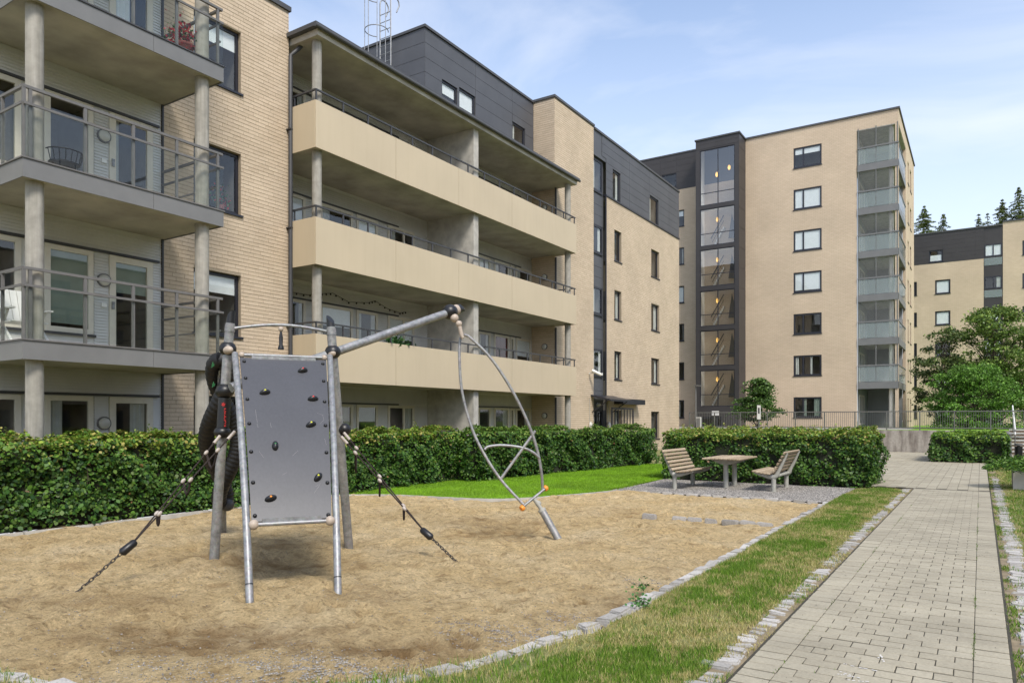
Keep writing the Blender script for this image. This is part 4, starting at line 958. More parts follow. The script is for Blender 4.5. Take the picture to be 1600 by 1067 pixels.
for a in (-1.6, -.8, 0, .8, 1.6): MB().tube([(cx + r0 * math.sin(a), YH0 - .26 - r0 - r0 * math.cos(a), 13.2), (cx + r0 * math.sin(a), YH0 - .26 - r0 - r0 * math.cos(a), 17.3)], .013, 5).build('cage_bar', 'galvanised', lo)

# ------------------------------------------------------------------ building C: tower block
YT = 53.4; TT = 21.9; ZT = 1.08
Cb = thing('tower_block', 'seven storey pale brick tower with dark glazed stair shaft', 'building', (-10, YT, ZT))
XTL, XTR = onY(1164, YT), onY(1404, YT); YTE = onX(1428, XTR)
def hole_t(u0, u1, v0_, v1_): Z = dY((u0 + u1) / 2, YT); return (onY(u0, YT), onY(u1, YT), zh(v1_, Z), zh(v0_, Z))
u0, u1 = 1239.8, 1283.8; tw = []
for k in range(7): zc = zh(244.5, dY(1262, YT)) - 2.9 * k; tw.append((onY(u0, YT), onY(u1, YT), zc - .70, zc + .72))
XO = onY(1338.5, YT); OT = zh(204.5, dY(1338.5, YT)) ; YO = onX(1415.3, XTR)
opening = (XO, XTR, ZT - .2, OT)
LWX = onY(990, YT)
lw = [(onY(1058, YT), onY(1069, YT), zh(v1_, dY(1064, YT)), zh(v0_, dY(1064, YT))) for v0_, v1_ in ((328, 354), (387, 413.5), (447, 473.5), (506, 533), (566, 593), (625, 653))]
clw = [(onY(1034, YT), onY(1057, YT), zh(294, dY(1045, YT)), zh(272.5, dY(1045, YT)))]
CLB = zh(291.8, dY(1087, YT))
tm = wall_mesh('Y', YT, LWX, XTL, ZT - 1.2, CLB, lw, .2); tA = tm.build('wall', 'brick_far_x', Cb)
tm = wall_mesh('Y', YT, XTL, XTR, ZT - 1.2, TT, tw + [opening], .2); tB = tm.build('wall', 'brick_far_x', Cb)
sidew = []
for k in range(7):
    zc = zh(244.5, dY(1262, YT)) - 2.9 * k
    for ua, ub in ((1418.2, 1420.0), (1421.8, 1423.8)): sidew.append((onX(ua, XTR), onX(ub, XTR), zc - .9, zc + .72))
tm = wall_mesh('X', XTR, YT, YTE, ZT - 1.2, TT, sidew + [(YT, YO, ZT - .2, OT)], .2); tC = tm.build('side_wall', 'brick_far_y', Cb)
for i, h in enumerate(sidew): window(Cb, 'X', XTR, *h, fw=.07, inset=.08, blind=RB[i % 6])
for i, h in enumerate(tw):
    mu = h[0] + (h[1] - h[0]) * .35
    window(Cb, 'Y', YT, *h, fw=.11, mull=(mu,), inset=.035, blind=[[('down', .0, .3, 'blind_white')], [('down', 0, 1, 'blind_white')], [('down', 0, 1, 'blind_white')], [('down', 0, .95, 'blind_white')], None, [('side', 0, .14, 'curtain'), ('side', .6, .7, 'curtain')], [('side', .3, .45, 'blind_green'), ('side', .75, 1, 'blind_green')]][i])
for i, h in enumerate(lw): window(Cb, 'Y', YT, *h, fw=.09, inset=.08, blind=RB[(i + 2) % 6])
MB().box(XTL + .02, XTR + .08, YT - .08, YTE + .08, TT + .001, TT + .12).build('coping', 'coping', Cb)
MB().box(LWX, XTL, YT - .06, YT + 12, TT - .02, TT + .08).build('coping', 'coping', Cb)
MB().box(LWX, XTR - .3, YT + .3, YTE - .3, TT - .3, TT - .1).build('roof', 'coping', Cb)
tcl = wall_mesh('Y', YT, LWX, XTL, CLB, TT - .02, clw, .1).build('clad_storey', 'coping', Cb)
panel_field(tcl, 'Y', YT, [LWX, onY(1032, YT), onY(1057.5, YT), XTL], CLB, TT - .02, 6, clw, 'cladding_dark')
window(Cb, 'Y', YT - .014, *clw[0], fw=.1, inset=.05)
# stair shaft
YSH = 51.7; SX0, SX1 = onY(1087, YSH), onY(1154.5, YSH)
gl0, gl1 = onY(1093.5, YSH), onY(1148, YSH); gz = lambda v, u=1120: zh(v, dY(u, YSH)); zf = lambda v: gz(v)
lev = [(231, 318.5), (324, 382.5), (388, 446.5), (453, 509), (515.5, 571.5), (578, 635)]
lev = [(zf(b), zf(a)) for a, b in lev]; zdoor = (ZT, zf(651))
sh_h = [(gl0, gl1, a, b) for a, b in lev] + [(gl0 + .1, gl1 - .9, ZT + .02, zdoor[1])]
shf = wall_mesh('Y', YSH, SX0, SX1, ZT - 1.2, TT - .05, sh_h, .15); shf.quad((SX1, YSH, ZT - 1.2), (SX1, YT, ZT - 1.2), (SX1, YT, TT - .05), (SX1, YSH, TT - .05)); shf.quad((SX0, YSH, ZT - 1.2), (SX0, YT, ZT - 1.2), (SX0, YT, TT - .05), (SX0, YSH, TT - .05))
sho = shf.build('stair_shaft', 'cladding_dark', Cb)
panel_field(sho, 'Y', YSH, [SX0, (SX0 + SX1) / 2, SX1], lev[0][1] + .1, TT - .06, 2, [], 'cladding_dark')
zz_ = ZT
while zz_ < TT - .3: MB().box(SX1, SX1 + .014, YSH + .01, YT - .02, zz_ + .01, min(zz_ + 1.4, TT - .06)).build('clad_panel', 'cladding_dark', sho); zz_ += 1.42
MB().box(SX0 - .06, SX1 + .08, YSH - .08, YT + .2, TT - .045, TT + .06).build('coping', 'coping', sho)
for i, (a, b) in enumerate(lev):
    hb = a + .95 if i else a + 1.0
    window(sho, 'Y', YSH, gl0, gl1, a, b, fw=.06, mull=((gl0 + gl1) / 2 + .05,), trans=(a + (b - a) * (.22 if i == 0 else .33),), inset=.04, sill=None, glassm='stair_glass', room=False)
window(sho, 'Y', YSH, gl0 + .1, gl1 - .9, ZT + .02, zdoor[1], fw=.12, mull=((gl0 + gl1) / 2,), sill=None, inset=.03, name='entrance_door')
MB().box(gl0 + .9, gl0 + 1.4, YSH - .06, YSH - .001, zf(649), zf(642)).build('house_number_sign', 'white_plastic', sho)
# stair interior
m = MB(); yb = YSH + 2.3; m.quad((SX0 + .1, yb, ZT), (SX1 - .1, yb, ZT), (SX1 - .1, yb, TT - .2), (SX0 + .1, yb, TT - .2)); m.quad((SX0 + .1, YSH + .2, ZT), (SX0 + .1, yb, ZT), (SX0 + .1, yb, TT - .2), (SX0 + .1, YSH + .2, TT - .2)); m.quad((SX1 - .1, YSH + .2, ZT), (SX1 - .1, yb, ZT), (SX1 - .1, yb, TT - .2), (SX1 - .1, YSH + .2, TT - .2)); m.quad((SX0 + .1, YSH + .2, TT - .2), (SX1 - .1, YSH + .2, TT - .2), (SX1 - .1, yb, TT - .2), (SX0 + .1, yb, TT - .2))
m.build('stair_room', 'stair_paint', sho)
xm = (gl0 + gl1) / 2 + .05
for i, (a, b) in enumerate(lev):
    fz = a - .05; MB().box(SX0 + .12, SX1 - .12, YSH + .22, YSH + .8, fz - .16, fz).build('landing', 'stair_paint', sho)
    if i == 0: continue
    m = MB(); n_ = 9
    for k in range(n_): m.box(xm - .9 + k * .1, xm - .9 + (k + 1) * .1, YSH + 1.5, yb - .05, fz + .1 + k * .17, fz + .3 + k * .17)
    m.build('stair_flight', 'stair_paint', sho)
    m = MB(); m.obox((xm - .95, YSH + 1.45, fz + .9), (xm + .0, YSH + 1.45, fz + 2.5), .05, .06); m.obox((xm - .85, YSH + 1.45, fz + .62), (xm + .0, YSH + 1.45, fz + 2.1), .03, .03); m.build('stair_rail', 'rail_dark', sho)
    m = MB(); m.add([(xm + .35, YSH + 1.4, fz + .75), (xm + 1.05, YSH + 1.4, fz + .75), (xm + .6, YSH + 1.4, fz + 2.5), (xm + .35, YSH + 1.46, fz + .75), (xm + 1.05, YSH + 1.46, fz + .75), (xm + .6, YSH + 1.46, fz + 2.5)], [(0, 1, 2), (5, 4, 3), (0, 3, 4, 1), (1, 4, 5, 2), (2, 5, 3, 0)]); m.build('stair_screen', 'rail_dark', sho)
for i, (a, b) in enumerate(lev):
    for (xl, zl) in (((gl0 + .95, b - 1.6), (gl0 + 1.85, b - 1.25)) if i == 0 else ((gl0 + 1.0, b - .62),)):
        m = MB(); m.ball((xl, YSH + .95, zl), .15, 10, 8, (.7, .7, 1.2)); lo2 = m.build('pendant_lamp', 'lamp_glow', sho); m = MB(); m.tube([(xl, YSH + .95, zl + .18), (xl, YSH + .95, b + .1)], .012, 5); m.build('flex', 'rail_dark', sho)
        pl2 = bpy.data.lights.new('pendant_light', 'POINT'); pl2.energy = 4; pl2.color = (1, .9, .75); pl2.shadow_soft_size = .15; plo = bpy.data.objects.new('pendant_light', pl2); link(plo, lo2); plo.location = (xl, YSH + .6, zl - .25)
# corner loggias of the tower
for k in range(7):
    fz = ZT + .12 + 2.9 * k
    xb0, xb1 = XO + .05, XTR + .0; yb1 = YO
    if k > 0:
        lo_ = MB().box(xb0 - .02, XTR - .12, YT + .12, YO + .4, fz - .28, fz).build('loggia_floor', 'concrete', Cb)
        MB().box(xb0, XTR - .06, YT - .06, YT + .0, fz - .42, fz + .02).build('fascia_panel', 'fascia_grey', lo_); MB().box(XTR - .06, XTR + .0, YT - .06, YO - .02, fz - .42, fz + .02).build('fascia_panel', 'fascia_grey', lo_)
        xm = (xb0 + XTR) / 2 - .1
        for q0, q1 in ((xb0 + .05, xm - .02), (xm + .02, XTR - .06)): MB().box(q0, q1, YT - .045, YT - .03, fz + .05, fz + 1.05).build('glass_panel', 'tinted_glass', lo_)
        MB().box(XTR - .03, XTR - .015, YT + .0, YO - .05, fz + .05, fz + 1.05).build('glass_panel', 'tinted_glass', lo_)
        m = MB(); m.obox((xb0, YT - .04, fz + 1.12), (XTR, YT - .04, fz + 1.12), .08, .09); m.obox((XTR - .03, YT - .04, fz + 1.12), (XTR - .03, YO, fz + 1.12), .08, .07); m.build('hand_rail', 'fascia_grey', lo_)
        m = MB()
        for q in (xb0 + .05, xm, XTR - .05): m.box(q - .025, q + .025, YT - .03, YT + .01, fz, fz + 2.48)
        m.build('post', 'fascia_grey', lo_)
        if k > 0:
            for q0, q1 in ((xb0 + .05, xm - .03), (xm + .03, XTR - .35)): MB().box(q0, q1, YT + .02, YT + .03, fz + 1.16, fz + 2.46).build('upper_pane', 'upper_glass' if k > 1 else 'rail_glass', lo_)
    MB().tube([(XTR - .45, YT + .35, fz - (1.0 if k == 0 else .0)), (XTR - .45, YT + .35, fz + 2.62)], .15, 10).build('column', 'frame_cream', Cb)
m = MB(); xi = XO + .02; m.quad((xi, YT + .2, ZT - .5), (xi, YO + 2.2, ZT - .5), (xi, YO + 2.2, OT), (xi, YT + .2, OT)); m.build('loggia_wall', 'siding_grey', Cb)
m = MB(); yb = YO + .01; m.quad((XO, yb, ZT - .5), (XTR - .21, yb, ZT - .5), (XTR - .21, yb, OT), (XO, yb, OT)); m.build('loggia_wall', 'siding_grey', Cb)
for k in range(7): window(Cb, 'X', xi + .03, YT + .9, YT + 3.4, ZT + .2 + 2.9 * k, ZT + 2.25 + 2.9 * k, 'frame_cream', .12, mull=(YT + 1.8, YT + 2.6), sill=None, inset=-.02, blind=RB[k % 6], room=False)
MB().box(XO, XTR - .02, YT + .01, YO + .3, OT - .05, OT + .1).build('ceiling', 'concrete', Cb)
for fz in [ZT + 2.9 * k for k in range(1, 7)]: pass

# ------------------------------------------------------------------ building D: far block on the right
YD = 78.3
D_ = thing('apartment_building', 'distant pale brick block with dark clad top floor behind the trees', 'building', (4, YD, ZT))
DX0, DX1 = onY(1416, YD), onY(1690, YD); SX = onY(1567, YD); DT = zh(352, dY(1567, YD)); DCL = zh(404, dY(1537, YD)); ST0 = onY(1537, YD)
def hole_d(u0, u1, v0_, v1_): Z = dY((u0 + u1) / 2, YD); return (onY(u0, YD), onY(u1, YD), zh(v1_, Z), zh(v0_, Z))
fl = 2.9; dw = []
for k in range(5):
    h = hole_d(1461, 1485, 437, 459); dw.append((h[0], h[1], h[2] - fl * k, h[3] - fl * k)); h = hole_d(1428, 1432.6, 440.5, 462); dw.append((h[0], h[1], h[2] - fl * k, h[3] - fl * k))
sd_ = []
for k in range(6): h = hole_d(1538, 1566, 381, 400.5); sd_.append((h[0], h[1], h[2] - fl * k, h[3] - fl * k))
ew = []
for k in range(6): h = hole_d(1597.5, 1622, 374.5, 397.5); ew.append((h[0], h[1], h[2] - fl * k, h[3] - fl * k))
cwd = [hole_d(1451.5, 1473, 391, 409.5)]
dA = wall_mesh('Y', YD, DX0, ST0, ZT - 1, DCL, dw, .2).build('wall', 'brick_far_x', D_)
dB = wall_mesh('Y', YD, SX, DX1, ZT - 1, DT + .25, ew, .2).build('wall', 'brick_far_x', D_)
dC = wall_mesh('Y', YD, DX0, ST0, DCL, DT, cwd, .1).build('clad_storey', 'coping', D_)
panel_field(dC, 'Y', YD, [DX0, onY(1474, YD), onY(1524, YD), ST0], DCL, DT, 7, cwd, 'cladding_dark')
dS = wall_mesh('Y', YD + .05, ST0, SX, ZT - 1, DT, sd_, .1).build('clad_strip', 'cladding_dark', D_)
for i, h in enumerate(dw): window(D_, 'Y', YD, *h, fw=.13, inset=.08, blind=RB[[4, 1, 4, 2, 0, 3][i % 6]])
for i, h in enumerate(ew): window(D_, 'Y', YD, *h, fw=.13, inset=.08, blind=RB[i % 6])
for i, h in enumerate(sd_):
    window(D_, 'Y', YD + .05, *h, fw=.1, mull=((h[0] + h[1]) / 2,), inset=-.02, blind=RB[[4, 3, 4, 4, 0, 4][i]], sill=None)
    MB().box(h[0], h[1], YD + .0, YD + .03, h[2] - .78, h[2] - .12).build('glass_panel', 'tinted_glass', D_)
window(D_, 'Y', YD, *cwd[0], fw=.1, inset=.05, blind=[('down', .4, 1, 'blind_white')])
MB().box(DX0 - .1, SX - .01, YD - .08, YD + 14, DT + .002, DT + .12).build('coping', 'coping', D_); MB().box(SX, DX1, YD - .08, YD + 14, DT + .252, DT + .36).build('coping', 'coping', D_)

# ------------------------------------------------------------------ building E: the block across the path that the window panes mirror
XE = 22.0
E_ = thing('apartment_building', 'pale brick block across the path mirrored in the balcony windows', 'building', (XE, 18, 0))
ewn = [(y, y + 1.4, f + .8, f + 2.2) for f in FL for y in np.arange(-16, 44, 3.6)]
em = MB(); em.box(XE + .02, XE + 10, -20, 46, -.1, 12.2); em.build('block_core', 'room_dark', E_)
em = wall_mesh('X', XE, -20, 46, -.1, 12.3, ewn, -.2); em.build('wall', 'brick_far_y', E_)
MB().box(XE - .08, XE + 10, -20.1, 46.1, 12.31, 12.45).build('coping', 'coping', E_)
for i, h in enumerate(ewn): MB().box(XE + .004, XE + .016, h[0], h[1], h[2], h[3]).build('window_pane', 'mirror_pane', E_)
for f in FL[1:]:
    for y in (-10, 6, 22, 36): bb2 = MB().box(XE - 1.6, XE - .002, y, y + 6, f - .3, f).build('balcony', 'concrete', E_); MB().box(XE - 1.62, XE - 1.601, y, y + 6, f - .3, f + 1.0).build('parapet_panel', 'parapet_tan', bb2)

# ------------------------------------------------------------------ terrace, retaining wall, railing, steps
YWL = 40.9
g = MB(); g.box(-60, 1.15, YWL + .3, 130, -.4, 1.07); g.box(1.15, 60, YWL + 3.2, 130, -.4, 1.07); ter = struct(g.build('terrace', 'lawn_turf'))
g = MB(); g.quad((-40, YWL + 5.0, 1.076), (-3.4, YWL + 5.0, 1.076), (-3.4, YT + 5, 1.076), (-40, YT + 5, 1.076)); struct(g.build('terrace_paving', 'terrace_paving'))
rw = thing('retaining_wall', 'stained concrete retaining wall below the railing at the path end', 'wall', (-4, YWL, 0))
x = -14.9
while x < 1.1: MB().box(x + .006, min(x + 2.9, 1.15) - .006, YWL, YWL + .295, -.3, 1.11).build('wall_section', 'stained_concrete', rw); x += 2.9
n = 700; px_ = RNG.uniform(-14, 1.1, n); 
fence = thing('railing', 'long grey steel railing of upright bars on top of the retaining wall', 'railing', (-4, YWL + .5, 1.07))
yr = YWL + 1.2
for a0, a1 in ((-14.6, 8.0),):
    MB().obox((a0, yr, 2.05), (a1, yr, 2.05), .06, .05).build('top_rail', 'rail_grey', fence); MB().obox((a0, yr, 1.22), (a1, yr, 1.22), .05, .05).build('bottom_rail', 'rail_grey', fence)
    x = a0; k = 0
    while x < a1:
        if k % 15 == 0: MB().box(x - .03, x + .03, yr - .03, yr + .03, 1.07, 2.03).build('post', 'rail_grey', fence)
        else: MB().box(x - .008, x + .008, yr - .008, yr + .008, 1.24, 2.03).build('baluster', 'rail_grey', fence)
        x += .10; k += 1
steps = thing('steps', 'flight of brown timber steps beside the small clipped hedge', 'steps', (2.3, 40.5, 0))
for k in range(7): MB().box(1.18, 3.9, YWL - .4 + k * .5, YWL + .12 + k * .5, -.1, .16 * (k + 1) - .02).build('riser', 'step_wood', steps); MB().box(1.17, 3.92, YWL - .43 + k * .5, YWL + .11 + k * .5, .16 * (k + 1) - .019, .16 * (k + 1) + .03).build('tread', 'granite_trim', steps)
hr = thing('hand_rail', 'pair of pale sloping handrail tubes on the timber steps', 'handrail', (1.35, 40.5, 0))
for dz in (0, .28):
    m = MB(); m.tube([(1.32, YWL - .6, .95 + dz * .8), (1.32, YWL + 2.8, 2.1 + dz * .8)], .03, 8); m.build('rail', 'white_plastic', hr)
for k in (0, 2.4): MB().tube([(1.32, YWL - .3 + k, .0), (1.32, YWL - .3 + k, 1.2 + k * .34)], .025, 6).build('post', 'rail_grey', hr)
# bollard lamp and bin
q = G(1576, 715); bo = thing('bollard_lamp', 'grey bollard lamp with glazed head beside the small hedge', 'lamp', q)
MB().tube([(q.x, q.y, 0), (q.x, q.y, .52)], .12, 14).build('base', 'fascia_grey', bo); MB().tube([(q.x, q.y, .5), (q.x, q.y, 1.02)], .085, 14).build('lantern', 'lamp_glass', bo)
m = MB()
for k in range(4): a = k * 1.57 + .6; m.tube([(q.x + .115 * math.cos(a), q.y + .115 * math.sin(a), .5), (q.x + .115 * math.cos(a), q.y + .115 * math.sin(a), 1.03)], .014, 5)
m.build('cage', 'fascia_grey', bo); m = MB(); m.ball((q.x, q.y, 1.02), .13, 14, 8, (1, 1, .7)); m.build('cap', 'fascia_grey', bo)
q = G(1591.5, 717); bi = thing('litter_bin', 'dark round litter bin at the foot of the timber steps', 'bin', q)
m = MB(); m.tube([(q.x, q.y, 0), (q.x, q.y, .52)], [.135, .145], 16); m.build('body', 'black_plastic', bi); m = MB(); m.tube([(q.x, q.y, .56), (q.x, q.y, .64)], .15, 16); m.build('lid', 'rail_grey', bi); m = MB(); m.tube([(q.x, q.y, .5), (q.x, q.y, .58)], .06, 8); m.build('neck', 'rail_dark', bi)
# lamp post, cabinet, sign
q = P(1087, 668, 42); lp_ = thing('lamp_post', 'slim grey lamp post in front of the dark stair shaft', 'lamp', (q.x, q.y, 1.07))
MB().tube([(q.x, q.y, 1.0), (q.x, q.y, zh(602, 42))], [.06, .045], 10).build('pole', 'rail_grey', lp_); m = MB(); zt = zh(602, 42); m.obox((q.x - .05, q.y, zt), (q.x + .35, q.y - .1, zt - .04), .16, .06); m.build('lamp_head', 'fascia_grey', lp_)
q = P(1092, 668, 41.6); cb_ = MB().box(q.x - .12, q.x + .12, q.y - .1, q.y + .1, 1.08, 1.78).build('cabinet', 'granite_trim'); props(cb_, 'pale grey metal utility cabinet at the base of the lamp post', 'cabinet')
MB().box(q.x - .10, q.x + .10, q.y - .112, q.y - .101, 1.15, 1.72).build('door', 'fascia_grey', cb_)
q = P(1186, 668, 40.5); sg = thing('sign_post', 'narrow white upright sign on a post beside the small tree', 'sign', (q.x, q.y, 1.07))
MB().tube([(q.x, q.y, 1.05), (q.x, q.y, zh(636, 40.5))], .03, 8).build('post', 'fascia_grey', sg); sp_ = MB().box(q.x - .09, q.x + .1, q.y - .06, q.y - .035, zh(655, 40.5), zh(633, 40.5)).build('sign_plate', 'white_plastic', sg)
m = MB(); m.box(q.x - .04, q.x + .05, q.y - .066, q.y - .0605, zh(646, 40.5), zh(637, 40.5)); m.build('symbol', 'rail_dark', sp_)

# ------------------------------------------------------------------ hedges
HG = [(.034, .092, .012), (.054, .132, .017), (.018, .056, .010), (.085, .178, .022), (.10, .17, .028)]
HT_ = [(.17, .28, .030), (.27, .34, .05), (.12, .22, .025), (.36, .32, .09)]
def hedge(name, label, x0, x1, y0, y1, h, dens, size, shoots=.5, faces='XYT', group=None, top_cols=HT_, skew=None):
    t_ = thing(name, label, 'hedge', ((x0 + x1) / 2, (y0 + y1) / 2, 0), 0, group)
    P_, N_, T_, S2 = [], [], [], []
    def put(n, fx, nr, cols, s, jit=.09, w=None):
        p = fx(n); tier = vnoise(p[:, 0] * 5 + p[:, 1] * 5, p[:, 2] * 11 + vnoise(p[:, 0] * 3, p[:, 1] * 3, 36) * 3, 35); keep = ((RNG.random(n) < .25 + 1.1 * tier) & ((p[:, 2] > .05 + .22 * vnoise(p[:, 0] * 2.5, p[:, 1] * 2.5, 37)) | (RNG.random(n) < .35))) | (abs(nr[2]) > .5); p = p[keep]; n = len(p); nse = (vnoise(p[:, 0] * 2.3 + p[:, 2] * 1.7, p[:, 1] * 2.3 + p[:, 2] * 2.1, 31) - .5) * .30 + (vnoise(p[:, 0] * 6 + p[:, 2] * 5, p[:, 1] * 6 - p[:, 2] * 5, 32) - .5) * .14
        nv = np.array(nr, float); depth = np.abs(RNG.normal(0, jit * .7, n))
        p = p + nv[None] * (nse[:, None] + RNG.uniform(0, .05, (n, 1))) - nv[None] * depth[:, None]
        q = nv[None] * .9 + RNG.normal(0, .55, (n, 3)); q[:, 2] += .55
        P_.append(p); N_.append(q); c = pick_tint(n, cols, w, .35); lit_top = (p[:, 2] > h - .20 + RNG.normal(0, .09, n)) & (abs(nr[2]) < .5); c[lit_top] = pick_tint(int(lit_top.sum()), top_cols + HG[1:4] + HG[3:4], None, .25); dd2 = RNG.random(n) < .006; c[dd2] = (.22, .12, .05); T_.append(c); S2.append(RNG.uniform(s * .5, s * 1.4, n))  # upper face leaves take new-growth tints, painting in the lit hedge top
    cv = 1.0
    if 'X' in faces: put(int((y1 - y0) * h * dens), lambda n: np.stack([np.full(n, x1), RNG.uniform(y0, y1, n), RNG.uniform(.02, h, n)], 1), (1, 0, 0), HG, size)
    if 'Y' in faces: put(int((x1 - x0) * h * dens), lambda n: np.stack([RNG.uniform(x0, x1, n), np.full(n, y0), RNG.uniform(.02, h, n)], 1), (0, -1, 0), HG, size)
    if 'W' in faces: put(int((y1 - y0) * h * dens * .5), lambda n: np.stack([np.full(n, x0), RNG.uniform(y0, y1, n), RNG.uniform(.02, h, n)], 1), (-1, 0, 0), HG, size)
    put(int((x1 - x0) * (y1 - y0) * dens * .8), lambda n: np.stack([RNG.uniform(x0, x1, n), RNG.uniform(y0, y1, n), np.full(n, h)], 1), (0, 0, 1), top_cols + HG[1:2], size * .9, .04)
    # young shoots standing out of the top
    ns = int((x1 - x0) * (y1 - y0) * 12 * shoots); sx, sy = RNG.uniform(x0, x1, ns), RNG.uniform(y0, y1, ns); sm = MB()
    sh = RNG.gamma(2.0, .045, ns) + .03
    for a, b, c in zip(sx, sy, sh):
        k = int(4 + c * 45); tt_ = RNG.random(k); lean = RNG.normal(0, .25, 2)
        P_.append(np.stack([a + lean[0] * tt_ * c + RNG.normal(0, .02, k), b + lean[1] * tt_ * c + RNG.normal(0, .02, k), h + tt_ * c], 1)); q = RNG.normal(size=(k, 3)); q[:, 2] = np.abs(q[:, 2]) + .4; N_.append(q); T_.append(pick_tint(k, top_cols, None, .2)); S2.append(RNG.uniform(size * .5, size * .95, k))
    P_, N_, T_, S2 = map(np.concatenate, (P_, N_, T_, S2))
    if skew: P_[:, 0] += skew(P_[:, 1])
    o = bpy.data.objects.new('foliage', ngon_mesh('foliage', leaf_polys(P_, N_, S2), 6, 'leaf', T_)); link(o, t_); o['kind'] = 'stuff'
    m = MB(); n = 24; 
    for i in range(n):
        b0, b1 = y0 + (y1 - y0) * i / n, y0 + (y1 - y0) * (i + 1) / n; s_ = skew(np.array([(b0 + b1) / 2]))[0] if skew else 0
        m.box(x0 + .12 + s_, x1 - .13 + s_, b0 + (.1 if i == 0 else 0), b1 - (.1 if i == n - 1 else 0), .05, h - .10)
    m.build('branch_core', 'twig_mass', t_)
    m = MB(); nb = int((y1 - y0 + x1 - x0) * 7)
    for i in range(nb):
        if 'X' in faces and random.random() < (y1 - y0) / (y1 - y0 + (x1 - x0 if 'Y' in faces else 0)): q = Vector((x1 - .16, random.uniform(y0, y1), random.uniform(.0, .5))); d_ = Vector((random.uniform(.05, .16), random.gauss(0, .12), random.uniform(.2, .5)))
        else: q = Vector((random.uniform(x0, x1), y0 + .16, random.uniform(.0, .5))); d_ = Vector((random.gauss(0, .12), -random.uniform(.05, .16), random.uniform(.2, .5)))
        if skew: q.x += skew(np.array([q.y]))[0]
        m.tube([q, q + d_ * .5 + Vector((random.gauss(0, .02), random.gauss(0, .02), 0)), q + d_], [.009, .006, .003], 4, caps=False)
    m.build('twigs', 'bark', t_, kind='stuff')
    return t_
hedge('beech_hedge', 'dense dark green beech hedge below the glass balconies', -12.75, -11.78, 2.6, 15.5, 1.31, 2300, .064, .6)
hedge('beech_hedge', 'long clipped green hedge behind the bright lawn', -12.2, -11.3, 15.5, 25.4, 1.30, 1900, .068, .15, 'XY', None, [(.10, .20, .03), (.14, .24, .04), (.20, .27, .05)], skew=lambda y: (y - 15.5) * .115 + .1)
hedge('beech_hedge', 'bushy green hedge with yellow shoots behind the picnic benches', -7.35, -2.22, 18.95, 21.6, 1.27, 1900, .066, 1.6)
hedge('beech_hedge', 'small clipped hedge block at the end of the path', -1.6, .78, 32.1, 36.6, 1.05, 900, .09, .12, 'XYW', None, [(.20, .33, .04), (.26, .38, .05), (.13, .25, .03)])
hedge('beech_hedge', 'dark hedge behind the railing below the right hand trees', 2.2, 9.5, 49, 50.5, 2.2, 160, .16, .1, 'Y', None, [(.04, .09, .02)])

# ------------------------------------------------------------------ trees
def branch_tree(name, label, base_, height, rad, trunk_r, n_clump, cols, leaf, nleaf, zlow=.2, flat=.45, seed=1, group=None, shape='egg', clump=.30):
    rr = np.random.default_rng(seed); t_ = thing(name, label, 'tree', base_, 0, group); bx, by, bz = base_
    lean = rr.normal(0, .10, 2); K = np.linspace(0, 1, 7)
    tp = [Vector((bx + lean[0] * math.sin(k * 2), by + lean[1] * k, bz - .1 + (height * .9 + .1) * k)) for k in K]
    MB().tube(tp, [trunk_r * (1 - .85 * k) for k in K], 8).build('trunk', 'bark', t_)
    lm = MB(); C, RR, TN = [], [], []
    for i in range(n_clump):
        k = rr.random() ** (.85 if shape == 'egg' else 1.0); a = i * 2.4 + rr.normal(0, .4)
        if shape == 'egg': prof = math.sqrt(max(0, 1 - ((k - .38) / (.64 if k > .38 else .52)) ** 2))
        elif shape == 'shrub': prof = math.sqrt(max(0, 1 - (max(0, k - .25) / .78) ** 2)) * (.86 + .14 * min(1, k * 5))
        else: prof = min(1, (1.08 - k) ** .75) * min(1, .55 + k * 2.5)
        k = min(max(k, 0), 1); rho = rad * max(.08, prof) * rr.random() ** .42 * rr.uniform(.82, 1.12)
        c = Vector((bx + math.cos(a) * rho, by + math.sin(a) * rho, bz + height * (zlow + (1 - zlow) * k)))
        k0 = max(.04, (c.z - bz) / (height * .9) - .16 - .22 * rho / max(rad, .1)); p0 = tp[0].lerp(tp[-1], min(k0, .97)); mid = p0.lerp(c, .55) + Vector((0, 0, .10 * rho)) + Vector(rr.normal(0, .05, 3))
        lm.tube([p0, mid, c], [trunk_r * .22, trunk_r * .13, trunk_r * .04], 5, caps=False)
        r_ = clump * rad * rr.uniform(.65, 1.25); C.append(c); RR.append(r_); TN.append(rr.uniform(.75, 1.3))
        for e in range(3):
            o_ = Vector(rr.normal(0, 1, 3)); o_.z *= flat; o_ = o_.normalized() * r_ * .9; lm.tube([c, c + o_], [trunk_r * .05, trunk_r * .02], 4, caps=False)
    lm.build('limbs', 'bark', t_)
    C = np.array([list(c) for c in C]); RR = np.array(RR); TN = np.array(TN); pr = RR ** 2; ix = rr.choice(len(C), nleaf, p=pr / pr.sum())
    off = rr.normal(0, 1, (nleaf, 3)); off = off * .62 * RR[ix][:, None]; off[:, 2] *= flat
    off[:, 2] -= .12 * (off[:, 0] ** 2 + off[:, 1] ** 2) / RR[ix]
    pos = C[ix] + off; nr = rr.normal(0, .6, (nleaf, 3)); nr[:, 2] += .75
    tint = np.clip(pick_tint(nleaf, cols, None, .2) * TN[ix][:, None], 0, 1)
    o = bpy.data.objects.new('crown', ngon_mesh('crown', leaf_polys(pos, nr, RNG.uniform(leaf * .6, leaf * 1.3, nleaf), .5, 1.0), 6, 'leaf', tint)); link(o, t_); o['kind'] = 'stuff'; return t_
